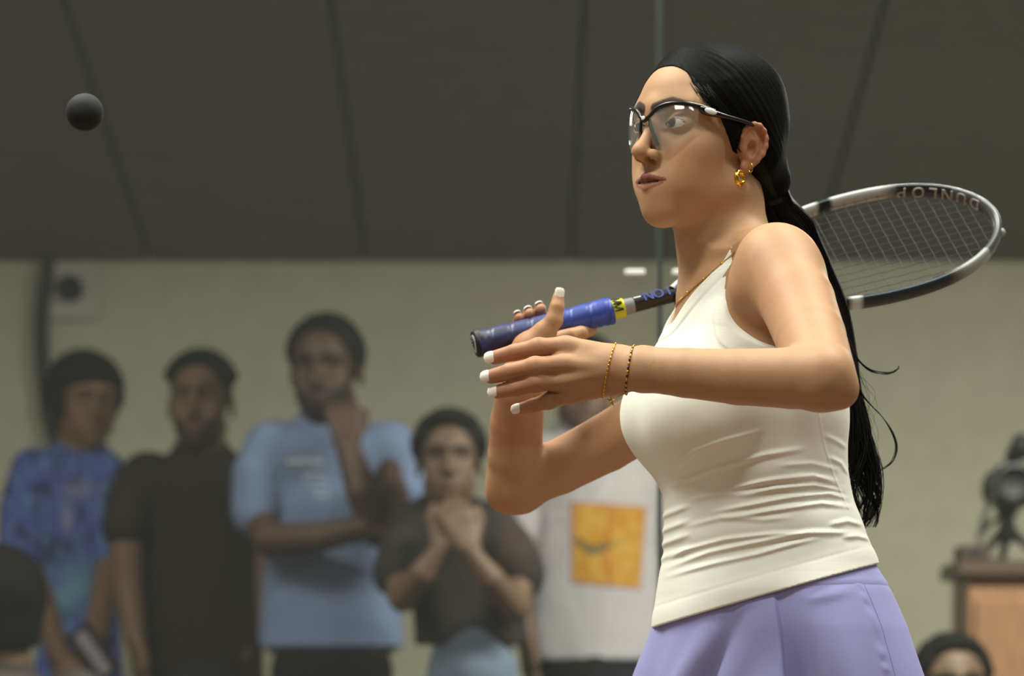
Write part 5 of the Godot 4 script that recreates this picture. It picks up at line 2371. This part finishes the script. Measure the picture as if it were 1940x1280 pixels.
	var shoe_m := plain(Color(0.22, 0.22, 0.23), 0.7)
	for s in [-1.0, 1.0]:
		var hip: Vector3 = Vector3(cx, hip_y, -d) + side * (s * wide * 0.48)
		var foot: Vector3 = Vector3(cx, 0.09, -d) + side * (s * 0.11)
		tf.chain([hip, hip.lerp(foot, 0.5) + fwd * 0.015, foot], [wide * 0.50, 0.070, 0.055], 0.03)
		shoe(me, Vector3(foot.x, 0.0, foot.z), fwd, shoe_m)
	tf.ell(Vector3(cx, hip_y + 0.02, -d), Vector3(wide * 0.95, 0.12, 0.105), Basis(), 0.05)
	tf.post = func(p: Vector3, dd: float) -> float: return maxf(dd, maxf(p.y - top_y, 0.05 - p.y))
	field_obj("trousers", [[tf, Vector3(cx - 0.30, 0.03, -d - 0.22), Vector3(cx + 0.30, top_y + 0.03, -d + 0.22), 0.013]], plain(o.trousers, 0.9, 0.0, 0.2), me)
	return me


# a flat print that follows the cloth: rows of points dropped on the shirt
func shirt_print(sh: Node3D, sf: Field, d: float, o: Dictionary) -> void:
	var a := Acc.new()
	var rows := []
	for i in 19:
		var row := PackedVector3Array()
		for j in 19:
			var v := i / 18.0
			var u := j / 18.0
			var px: float = lerpf(lerpf(o.corners[0][0], o.corners[1][0], u), lerpf(o.corners[3][0], o.corners[2][0], u), v)
			var py: float = lerpf(lerpf(o.corners[0][1], o.corners[1][1], u), lerpf(o.corners[3][1], o.corners[2][1], u), v)
			var q := W(px, py, d)
			row.append(reach(sf, q + Vector3(0, 0, 0.3), q, 0.0022))
		rows.append(row)
	a.sheet(rows)
	for i in a.n.size():
		if a.n[i].z < 0:
			a.n[i] = -a.n[i]
	var m := plain(Color.WHITE, 0.85, 0.0, 0.2)
	m.albedo_texture = o.picture
	m.texture_repeat = false
	if o.get("cut", false):
		m.transparency = BaseMaterial3D.TRANSPARENCY_ALPHA_SCISSOR
		m.alpha_scissor_threshold = 0.5
	obj("print", a, m, sh)


func tick_picture() -> ImageTexture:
	var im := Image.create(256, 288, false, Image.FORMAT_RGBA8)
	var n := FastNoiseLite.new()
	n.seed = 12
	n.frequency = 0.012
	for y in 288:
		for x in 256:
			var t := clampf(n.get_noise_2d(x, y) * 1.3 + 0.5, 0.0, 1.0)
			var c := Color(0.66, 0.47, 0.16).lerp(Color(0.70, 0.56, 0.25), t)
			var mid := exp(-pow((x - 128 - 10 * sin(y * 0.03)) / 12.0, 2))
			c = c.lerp(Color(0.60, 0.34, 0.14), mid * 0.6)
			var edge := mini(mini(x, 255 - x), mini(y, 287 - y))
			if edge < 7:
				c = Color(0.62, 0.45, 0.42)
			# the grey tick: a thick hook on the left, a long tail to the right
			var u := x / 256.0
			var v := y / 288.0
			var low := 0.52 + 0.10 * sin(clampf((u + 0.05) / 0.45, 0.0, 1.0) * PI * 0.9)
			var line := lerpf(0.46, 0.585, smoothstep(0.0, 0.30, u)) if u < 0.30 else 0.585 - (u - 0.30) * 0.36
			var wide := 0.052 * smoothstep(0.78, 0.25, u) * smoothstep(-0.05, 0.18, u) + 0.004
			if u > 0.02 and u < 0.74 and absf(v - line) < wide:
				c = c.lerp(Color(0.33, 0.34, 0.27), 0.85)
			im.set_pixel(x, y, c)
	return ImageTexture.create_from_image(im)


func lines_picture() -> ImageTexture:
	var im := Image.create(256, 256, false, Image.FORMAT_RGBA8)
	im.fill(Color(0.62, 0.68, 0.78, 0.0))
	var r := RandomNumberGenerator.new()
	r.seed = 5
	# a bold pale line over rows of faint smaller marks
	for row in [[16, 40, 30, 200, 0.95], [84, 98, 96, 170, 0.6], [116, 130, 100, 210, 0.5], [160, 172, 140, 220, 0.45], [196, 212, 160, 226, 0.5]]:
		var x: int = row[2]
		while x < row[3]:
			var w := r.randi_range(8, 18)
			im.fill_rect(Rect2i(x, row[0], w, row[1] - row[0]), Color(0.62 + 0.15 * row[4], 0.68 + 0.12 * row[4], 0.76 + 0.08 * row[4], 1.0))
			x += w + r.randi_range(3, 6)
	return ImageTexture.create_from_image(im)


func blue_tee(p: Vector3) -> Color:
	var d := 10.06
	var px := 970.0 + p.x * F / d
	var py := HORIZON - (p.y - EYE) * F / d
	var n := skin_noise.get_noise_3dv(p * 26.0)
	var n2 := skin_noise.get_noise_3d(p.x * 70.0, p.y * 22.0, p.z * 70.0)
	var c := lin(0.33, 0.38, 0.66).lerp(lin(0.18, 0.20, 0.36), smoothstep(0.0, 0.4, n))
	c = c.lerp(lin(0.38, 0.53, 0.70), 0.8 * smoothstep(0.10, 0.35, n2))
	if p.z > -d:
		var patch := exp(-pow((px - 140) / 50.0, 2) - pow((py - 1118) / 42.0, 2))
		c = c.lerp(lin(0.42, 0.60, 0.68), clampf(patch * (0.9 + n), 0.0, 0.9))
		var line := exp(-pow((px - 152) / 26.0, 2) - pow((py - 930) / 12.0, 2))
		c = c.lerp(lin(0.58, 0.56, 0.66), clampf(line * 0.9, 0.0, 0.8))
		var drip := exp(-pow((px - 134) / 9.0, 2) - pow((py - 985) / 22.0, 2))
		c = c.lerp(lin(0.62, 0.60, 0.70), clampf(drip * 0.9, 0.0, 0.8))
	return c


func build_spectators() -> void:
	var tan_look := func(k: float, beard: float) -> Dictionary:
		return {"skin": lin(0.45 * k, 0.35 * k, 0.275 * k), "cheek": lin(0.54 * k, 0.38 * k, 0.30 * k), "lip": lin(0.42 * k, 0.27 * k, 0.24 * k), "lid": lin(0.38 * k, 0.28 * k, 0.22 * k), "hair": lin(0.07, 0.06, 0.055), "brow": 0.9, "beard": beard}
	bystander({
		"label": "youth with bowl-cut dark hair in a blue patterned t-shirt, leftmost of the standing spectators", "d": 10.06, "head": [158, 775], "yaw": 116, "pitch": -4, "size": 0.98, "neck": [150, 862],
		"turn": 112, "look": tan_look.call(1.0, 0.0), "hair": "bowl", "hair_thick": 0.024, "collar": 862, "hem": 1330, "sleeve_end": 1048, "shirt": Color(0.25, 0.28, 0.5), "shirt_paint": blue_tee, "trousers": Color(0.16, 0.17, 0.24),
		"rows": [[852, 105, 195], [875, 62, 212], [905, 44, 214], [960, 58, 214], [1050, 72, 216], [1150, 80, 218], [1240, 74, 226], [1340, 66, 234]],
		"sleeves": [{"p": [[68, 893], [48, 960, 0.02], [44, 1040, 0.03]], "r": [0.058, 0.062, 0.062]}, {"p": [[205, 900], [216, 970], [214, 1035]], "r": [0.050, 0.052, 0.052]}],
		"arms": [{"p": [[68, 893], [50, 1050, 0.03], [78, 1130, 0.05], [112, 1240, 0.08]], "r": [0.045, 0.040, 0.037, 0.028], "hand": [Vector3(0.3, -1, 0.2), Vector3(-1, 0, 0.5), 0.4, 1.0]}, {"p": [[205, 900], [212, 1060], [186, 1180, 0.14], [172, 1225, 0.20]], "r": [0.045, 0.038, 0.032, 0.026], "hand": [Vector3(-0.3, -0.5, 0.4), Vector3(0, 0.4, 1), 0.7, 1.0]}],
	})
	bystander({
		"label": "bearded man with short faded hair in a plain black t-shirt beside the youth in blue", "d": 9.72, "head": [381, 775], "yaw": 84, "size": 0.98, "neck": [384, 868],
		"look": tan_look.call(0.88, 0.75), "hair": "fade", "collar": 866, "hem": 1330, "sleeve_end": 1000, "shirt": Color(0.15, 0.13, 0.115), "trousers": Color(0.15, 0.15, 0.17),
		"rows": [[858, 335, 432], [880, 275, 468], [915, 252, 486], [980, 264, 488], [1080, 268, 490], [1180, 268, 494], [1340, 268, 500]],
		"sleeves": [{"p": [[278, 905], [246, 950, 0.05], [237, 996, 0.08]], "r": [0.060, 0.055, 0.054]}, {"p": [[470, 905], [492, 960], [500, 1010]], "r": [0.058, 0.052, 0.050]}],
		"arms": [{"p": [[278, 905], [238, 1000, 0.08], [242, 1110, 0.10], [256, 1205, 0.14]], "r": [0.045, 0.042, 0.036, 0.027], "hand": [Vector3(0.15, -1, 0.1), Vector3(-1, 0, 0.4), 0.5, 1.0]}, {"p": [[470, 905], [500, 1010], [498, 1110], [486, 1190]], "r": [0.045, 0.040, 0.036, 0.027], "hand": [Vector3(-0.1, -1, 0.1), Vector3(1, 0, 0.4), 0.5, -1.0]}],
	})
	bystander({
		"label": "tall bearded man in a light blue t-shirt holding one hand to his chin", "d": 9.38, "head": [618, 712], "yaw": 80, "pitch": -5, "size": 1.04, "neck": [622, 808],
		"look": tan_look.call(0.62, 0.8), "hair": "round", "hair_thick": 0.013, "collar": 812, "hem": 1228, "sleeve_end": 975, "shirt": Color(0.42, 0.48, 0.60), "trousers": Color(0.10, 0.095, 0.09),
		"rows": [[800, 565, 685], [822, 508, 742], [855, 492, 758], [920, 520, 742], [1000, 512, 742], [1100, 500, 752], [1180, 496, 758], [1240, 494, 764]],
		"sleeves": [{"p": [[515, 850], [492, 900, 0.02], [488, 968, 0.03]], "r": [0.062, 0.058, 0.056]}, {"p": [[736, 850], [762, 895, 0.02], [768, 945, 0.06]], "r": [0.062, 0.058, 0.054]}],
		"arms": [{"p": [[515, 850], [494, 985, 0.03], [510, 1022, 0.12], [600, 1018, 0.19], [690, 1000, 0.20]], "r": [0.046, 0.042, 0.038, 0.034, 0.028], "hand": [Vector3(1, 0.1, 0.0), Vector3(0, 0.2, 1), 0.5, 1.0]}, {"p": [[736, 850], [750, 940, 0.08], [722, 1004, 0.17], [686, 930, 0.22], [658, 846, 0.19]], "r": [0.046, 0.044, 0.042, 0.038, 0.028], "hand": [Vector3(-0.15, 1, -0.35), Vector3(0.2, 0.3, 1), 0.9, -1.0]}],
		"print": {"corners": [[536, 868], [640, 868], [640, 962], [536, 962]], "picture": lines_picture(), "cut": true},
	})
	bystander({
		"label": "child in a black t-shirt with hands clasped in front of the chest", "d": 9.05, "head": [851, 886], "yaw": 90, "size": 0.90, "neck": [852, 960],
		"look": tan_look.call(0.80, 0.0), "hair": "short", "hair_thick": 0.020, "collar": 966, "hem": 1222, "sleeve_end": 1085, "shirt": Color(0.165, 0.155, 0.15), "trousers": Color(0.40, 0.45, 0.52),
		"rows": [[952, 805, 900], [975, 772, 940], [1005, 762, 958], [1070, 782, 966], [1140, 786, 984], [1225, 790, 1000]],
		"sleeves": [{"p": [[790, 998], [764, 1040, 0.03], [752, 1084, 0.06]], "r": [0.052, 0.050, 0.050]}, {"p": [[934, 998], [968, 1044, 0.03], [984, 1090, 0.05]], "r": [0.052, 0.050, 0.052]}],
		"arms": [{"p": [[790, 998], [756, 1090, 0.07], [764, 1130, 0.12], [800, 1085, 0.18], [834, 1040, 0.19]], "r": [0.036, 0.034, 0.034, 0.028, 0.020], "hand": [Vector3(0.35, 0.9, -0.1), Vector3(-0.3, 0.1, 1), 1.5, 1.0]}, {"p": [[934, 998], [984, 1092, 0.06], [976, 1150, 0.12], [930, 1095, 0.19], [890, 1044, 0.20]], "r": [0.036, 0.034, 0.034, 0.028, 0.020], "hand": [Vector3(-0.35, 0.9, -0.1), Vector3(0.3, 0.1, 1), 1.5, -1.0]}],
	})
	bystander({
		"label": "spectator in a white t-shirt with an orange printed square, head hidden behind the player's hand", "d": 9.6, "head": [1106, 744], "yaw": 90, "size": 1.0, "neck": [1110, 822],
		"look": tan_look.call(0.8, 0.0), "hair": "short", "collar": 822, "hem": 1252, "sleeve_end": 1010, "shirt": Color(0.66, 0.645, 0.66), "trousers": Color(0.11, 0.105, 0.10),
		"rows": [[812, 1055, 1170], [838, 1012, 1222], [870, 1000, 1238], [940, 1004, 1250], [1050, 1004, 1250], [1150, 1000, 1252], [1265, 992, 1258]],
		"sleeves": [{"p": [[1020, 872], [994, 930], [985, 1005]], "r": [0.062, 0.058, 0.056]}, {"p": [[1220, 872], [1254, 930], [1266, 1005]], "r": [0.062, 0.058, 0.056]}],
		"arms": [{"p": [[1020, 872], [985, 1010], [984, 1110], [996, 1200, 0.05]], "r": [0.046, 0.040, 0.036, 0.027], "hand": [Vector3(0.1, -1, 0.1), Vector3(-1, 0, 0.3), 0.5, 1.0]}, {"p": [[1220, 872], [1266, 1010], [1268, 1110], [1262, 1200, 0.05]], "r": [0.046, 0.040, 0.036, 0.027], "hand": [Vector3(-0.1, -1, 0.1), Vector3(1, 0, 0.3), 0.5, -1.0]}],
		"print": {"corners": [[1080, 953], [1224, 962], [1212, 1118], [1082, 1106]], "picture": tick_picture()},
	})
	phone()
	seated({"label": "dark-haired onlooker seated low at the bottom right, only the hair showing", "d": 9.0, "head": [1803, 1318], "yaw": 95, "size": 1.0, "look": tan_look.call(0.75, 0.0), "shirt": Color(0.13, 0.125, 0.12)})
	seated({"label": "dark-haired onlooker seated at the left edge below the youth in blue", "d": 8.9, "head": [6, 1156], "yaw": -75, "size": 1.02, "look": tan_look.call(0.95, 0.0), "shirt": Color(0.30, 0.28, 0.27)})


# the phone in the youth's hand
func phone() -> void:
	var d := 9.80
	var c := W(176, 1236, d)
	var t := thing("smartphone", "dark smartphone with a pale screen held low by the youth in blue", "phone", c)
	var up := Vector3(-0.55, 0.80, 0.15).normalized()
	var out := Vector3(0.25, 0.0, 1.0)
	out = (out - up * out.dot(up)).normalized()
	var b := Basis(up.cross(out), up, out)
	var a := Acc.new()
	a.box(c, Vector3(0.068, 0.140, 0.009), 0.003, b)
	obj("shell", a, mats.black, t)
	var s := Acc.new()
	s.box(c + out * 0.0046, Vector3(0.030, 0.115, 0.0012), 0.0004, b)
	obj("screen", s, plain(Color(0.62, 0.58, 0.64), 0.2), t)


# somebody on a low stool in the corridor
func seated(o: Dictionary) -> void:
	var d: float = o.d
	var h := head_at(W(o.head[0], o.head[1], d), deg_to_rad(o.yaw), 0.0, 0.0, o.size)
	var look: Dictionary = o.look
	look.painted_eyes = true
	var x := h.o.x
	var seat := h.o.y - 0.68
	var me := thing("person", o.label, "person", Vector3(x, 0, -d))
	var fwd := Vector3(-cos(deg_to_rad(o.yaw)), 0, sin(deg_to_rad(o.yaw)))
	var side := Vector3.UP.cross(fwd)
	var fd := Field.new()
	head_shape(fd, h, false)
	var nb := h.o + Vector3(0, -0.135, 0) - fwd * 0.015
	fd.cap(h.p(-0.012, 0, -0.03), nb, 0.054, 0.060, 0.02)
	for s in [-1.0, 1.0]:
		var sh: Vector3 = nb + side * (0.165 * s) + Vector3(0, -0.055, 0)
		var el: Vector3 = sh + Vector3(0, -0.26, 0) + fwd * 0.06 + side * (0.03 * s)
		var wr: Vector3 = Vector3(x, seat + 0.13, -d) + fwd * 0.27 + side * (0.06 * s)
		fd.chain([sh, el, wr], [0.045, 0.040, 0.026], 0.015)
		simple_hand(fd, wr, fwd * 0.8 - Vector3.UP * 0.4 - side * 0.3 * s, Vector3.UP, 0.5, s)
	var tone: Color = look.skin
	var paint := func(p: Vector3) -> Color:
		var q := h.inv(p)
		return head_color(q, look) if q.length() < 0.16 and q.z > -0.115 else tone
	field_obj("body", [[fd, Vector3(x - 0.42, seat, -d - 0.42), Vector3(x + 0.42, h.o.y + 0.15, -d + 0.5), 0.0068, [], paint]], tinted(0.55, 0.4), me)
	var hf_ := Field.new()
	hf_.ell(h.p(-0.010, 0.0, 0.046), Vector3(0.095, 0.070, 0.078), h.b, 0.01)
	hf_.ell(h.p(0.034, 0.0, 0.052), Vector3(0.059, 0.056, 0.052), h.b, 0.03)
	hf_.cap(h.p(-0.055, 0.02, 0.02), h.p(-0.055, 0.02, -0.06), 0.045, 0.035, 0.03)
	hf_.cap(h.p(-0.055, -0.02, 0.02), h.p(-0.055, -0.02, -0.06), 0.045, 0.035, 0.03)
	var noise := FastNoiseLite.new()
	noise.frequency = 45.0
	hf_.post = func(p: Vector3, dd: float) -> float:
		if absf(dd) > 0.06:
			return dd
		var q := h.inv(p)
		var cut := maxf((q.x - hairline(q.z - 0.004) + 0.004) * 0.8, -0.085 - q.z)
		return maxf(dd - 0.018 * smoothstep(0.004, -0.016, cut) + 0.007 * noise.get_noise_3dv(p), cut)
	hf_.post_pad = 0.03
	field_obj("hair", [[hf_, h.o - Vector3(0.15, 0.12, 0.15), h.o + Vector3(0.15, 0.19, 0.15), 0.006]], plain(Color(0.06, 0.054, 0.052), 0.8, 0.0, 0.2), me)
	var sf := Field.new()
	var hips := Vector3(x, seat + 0.09, -d)
	sf.cap(hips + Vector3(0, 0.02, 0), nb + Vector3(0, -0.14, 0), 0.15, 0.145, 0.03)
	sf.cap(nb + Vector3(0, -0.06, 0), nb, 0.09, 0.058, 0.05)
	for s in [-1.0, 1.0]:
		var sh: Vector3 = nb + side * (0.165 * s) + Vector3(0, -0.055, 0)
		sf.cap(sh, sh + Vector3(0, -0.19, 0) + fwd * 0.04 + side * (0.022 * s), 0.062, 0.056, 0.04)
	var low := seat + 0.01
	sf.post = func(p: Vector3, dd: float) -> float: return maxf(dd, low - p.y)
	field_obj("t_shirt", [[sf, Vector3(x - 0.36, seat - 0.01, -d - 0.36), Vector3(x + 0.36, nb.y + 0.08, -d + 0.36), 0.010]], plain(o.shirt, 0.9, 0.0, 0.2), me)
	var tf := Field.new()
	tf.ell(hips, Vector3(0.17, 0.10, 0.15), Basis(), 0.04)
	for s in [-1.0, 1.0]:
		var knee: Vector3 = hips + fwd * 0.42 + side * (0.13 * s) + Vector3(0, 0.02, 0)
		var foot := Vector3(knee.x, 0.09, knee.z) + fwd * 0.08
		tf.chain([hips + side * (0.09 * s), knee, foot], [0.085, 0.062, 0.052], 0.03)
		shoe(me, Vector3(foot.x, 0, foot.z), fwd, plain(Color(0.2, 0.2, 0.2), 0.7))
	tf.post = func(p: Vector3, dd: float) -> float: return maxf(dd, maxf(low - p.y if (p - hips).dot(fwd) < 0.12 else -1.0, 0.05 - p.y))
	field_obj("trousers", [[tf, Vector3(x - 0.72, 0.02, -d - 0.72), Vector3(x + 0.72, seat + 0.26, -d + 0.72), 0.013]], plain(Color(0.16, 0.17, 0.22), 0.9, 0.0, 0.2), me)
	var st := thing("stool", "low round stool under the " + ("onlooker at the bottom right" if o.head[0] > 900 else "onlooker at the left edge"), "stool", Vector3(x, 0, -d))
	var top := Acc.new()
	top.lathe(Vector3(x, seat - 0.035, -d), Vector3.UP, [Vector2(0.0, 0.0), Vector2(0.15, 0.0), Vector2(0.16, 0.008), Vector2(0.16, 0.036), Vector2(0.15, 0.042), Vector2(0.0, 0.042)], 28)
	obj("seat", top, plain(Color(0.3, 0.22, 0.15), 0.6), st)
	for k in 3:
		var th := TAU * k / 3 + 0.4
		var leg := Acc.new()
		leg.tube(PackedVector3Array([Vector3(x + cos(th) * 0.09, seat - 0.034, -d + sin(th) * 0.09), Vector3(x + cos(th) * 0.15, 0.0, -d + sin(th) * 0.15)]), even(0.016, 0.013, 2), 12)
		obj("leg", leg, plain(Color(0.3, 0.22, 0.15), 0.6), st)


# the corner at right: a wooden cabinet with a video camera on a short tripod
func build_camera_corner() -> void:
	var d := 9.4
	var wood := plain(Color.WHITE, 0.55)
	wood.albedo_texture = speckle(0.02, Color(0.46, 0.33, 0.22), Color(0.56, 0.41, 0.29), 51)
	wood.uv1_triplanar = true
	wood.uv1_world_triplanar = true
	wood.uv1_scale = Vector3(5, 0.8, 5)
	var x0 := W(1835, 0, d).x
	var top := W(0, 1092, d).y
	var cab := thing("cabinet", "brown wooden cabinet with an overhanging dark top at the right edge", "cabinet", Vector3(x0 + 0.20, 0, -d - 0.18))
	var a := Acc.new()
	a.box(Vector3(x0 + 0.20, top / 2, -d - 0.18), Vector3(0.40, top, 0.34), 0.004)
	obj("carcass", a, wood, cab)
	for k in 2:
		var p := Acc.new()
		p.box(Vector3(x0 + 0.105 + k * 0.19, top / 2 + 0.02, -d - 0.004), Vector3(0.178, top - 0.14, 0.018), 0.005)
		var door := obj("door", p, wood, cab)
		var hnd := Acc.new()
		hnd.ball(Vector3(x0 + (0.175 if k == 0 else 0.225), top * 0.62, -d + 0.014), Vector3.ONE * 0.011, Basis(), 14, 10)
		obj("handle", hnd, mats.black, door)
	var t := Acc.new()
	t.box(Vector3(x0 + 0.20, top + 0.019, -d - 0.18), Vector3(0.452, 0.038, 0.40), 0.006)
	obj("top", t, plain(Color(0.26, 0.20, 0.145), 0.5), cab)
	var box := thing("equipment_case", "small dark case on the left end of the cabinet top", "case", Vector3(W(1852, 0, d).x, top + 0.038, -d - 0.12))
	var ba := Acc.new()
	var cx := W(1852, 0, d).x
	ba.box(Vector3(cx, top + 0.038 + 0.019, -d - 0.12), Vector3(0.070, 0.036, 0.14), 0.006)
	obj("shell", ba, plain(Color(0.19, 0.15, 0.115), 0.6), box)
	var la := Acc.new()
	la.box(Vector3(cx, top + 0.038 + 0.021, -d - 0.0485), Vector3(0.022, 0.012, 0.004), 0.001)
	obj("latch", la, mats.black, box)
	# tripod
	var base_y := top + 0.038
	var c := W(1926, 1020, d - 0.02)
	var tri := thing("tripod", "short black camera tripod standing on the wooden cabinet", "tripod", Vector3(c.x, base_y, -d - 0.16))
	var hub := Vector3(c.x, W(0, 1005, d).y, -d - 0.16)
	for k in 3:
		var th := TAU * k / 3 + 2.6
		var foot := Vector3(hub.x + cos(th) * 0.085, base_y + 0.004, hub.z + sin(th) * 0.085)
		var leg := Acc.new()
		leg.tube(PackedVector3Array([hub + Vector3(cos(th) * 0.02, 0, sin(th) * 0.02), foot]), even(0.011, 0.008, 2), 10)
		var lg := obj("leg", leg, mats.black, tri)
		var ft := Acc.new()
		ft.ball(foot + Vector3(0, 0.004, 0), Vector3(0.011, 0.008, 0.011), Basis(), 12, 8)
		obj("foot", ft, mats.rubber, lg)
	var hd := Acc.new()
	hd.lathe(hub + Vector3(0, -0.02, 0), Vector3.UP, [Vector2(0.0, 0.0), Vector2(0.024, 0.0), Vector2(0.028, 0.02), Vector2(0.020, 0.035), Vector2(0.016, 0.06), Vector2(0.026, 0.065), Vector2(0.026, 0.078), Vector2(0.0, 0.078)], 24)
	obj("pan_head", hd, mats.black, tri)
	var arm := Acc.new()
	arm.tube(PackedVector3Array([hub + Vector3(0, 0.045, 0), hub + Vector3(-0.03, 0.03, -0.08), hub + Vector3(-0.05, 0.0, -0.14)]), even(0.006, 0.007, 3), 10)
	obj("pan_bar", arm, mats.black, tri)
	# camera body
	var cam_y := hub.y + 0.058
	var vc := thing("video_camera", "black video camera mounted on the short tripod at the right edge", "camera", Vector3(hub.x, cam_y, hub.z))
	var body := Acc.new()
	body.box(Vector3(hub.x + 0.008, cam_y + 0.052, hub.z), Vector3(0.088, 0.100, 0.15), 0.016)
	obj("body", body, mats.black, vc)
	var lens := Acc.new()
	lens.lathe(Vector3(hub.x - 0.002, cam_y + 0.05, hub.z + 0.07), Vector3(0, 0, 1), [Vector2(0.036, 0.0), Vector2(0.036, 0.055), Vector2(0.044, 0.06), Vector2(0.046, 0.095), Vector2(0.040, 0.097), Vector2(0.032, 0.07), Vector2(0.0, 0.066)], 28)
	obj("lens", lens, mats.black, vc)
	var grip := Acc.new()
	grip.ball(Vector3(hub.x - 0.040, cam_y + 0.045, hub.z + 0.01), Vector3(0.020, 0.040, 0.055), Basis(), 20, 12)
	obj("side_grip", grip, mats.rubber, vc)
	var handle := Acc.new()
	var hl := smooth_line([Vector3(hub.x + 0.01, cam_y + 0.098, hub.z - 0.05), Vector3(hub.x + 0.012, cam_y + 0.135, hub.z - 0.035), Vector3(hub.x + 0.014, cam_y + 0.140, hub.z + 0.03), Vector3(hub.x + 0.012, cam_y + 0.10, hub.z + 0.055)], 6)
	handle.tube(hl, even(0.010, 0.010, hl.size()), 10)
	obj("top_handle", handle, mats.black, vc)
	var mic := Acc.new()
	mic.ball(W(1934, 846, d + 0.1), Vector3(0.024, 0.032, 0.055), Basis(), 20, 12)
	mic.tube(PackedVector3Array([W(1934, 852, d + 0.1), Vector3(hub.x + 0.012, cam_y + 0.138, hub.z)]), even(0.007, 0.007, 2), 8)
	obj("microphone", mic, mats.rubber, vc)
	# loose cable looping down beside it
	var cb := thing("camera_cable", "thin grey cable looping down from the video camera to the cabinet top", "cable", W(1865, 1075, d + 0.08))
	var ca := Acc.new()
	var e := d + 0.10
	var line := smooth_line([Vector3(hub.x - 0.045, cam_y + 0.03, hub.z), W(1890, 930, e), W(1872, 960, e), W(1858, 1000, e), W(1857, 1040, e), W(1868, 1070, e), Vector3(W(1880, 0, e).x, base_y + 0.006, -e), Vector3(W(1895, 0, e).x, base_y + 0.006, -e - 0.06)], 8)
	ca.tube(line, even(0.0065, 0.0065, line.size()), 8)
	obj("wire", ca, plain(Color(0.30, 0.29, 0.27), 0.6), cb)
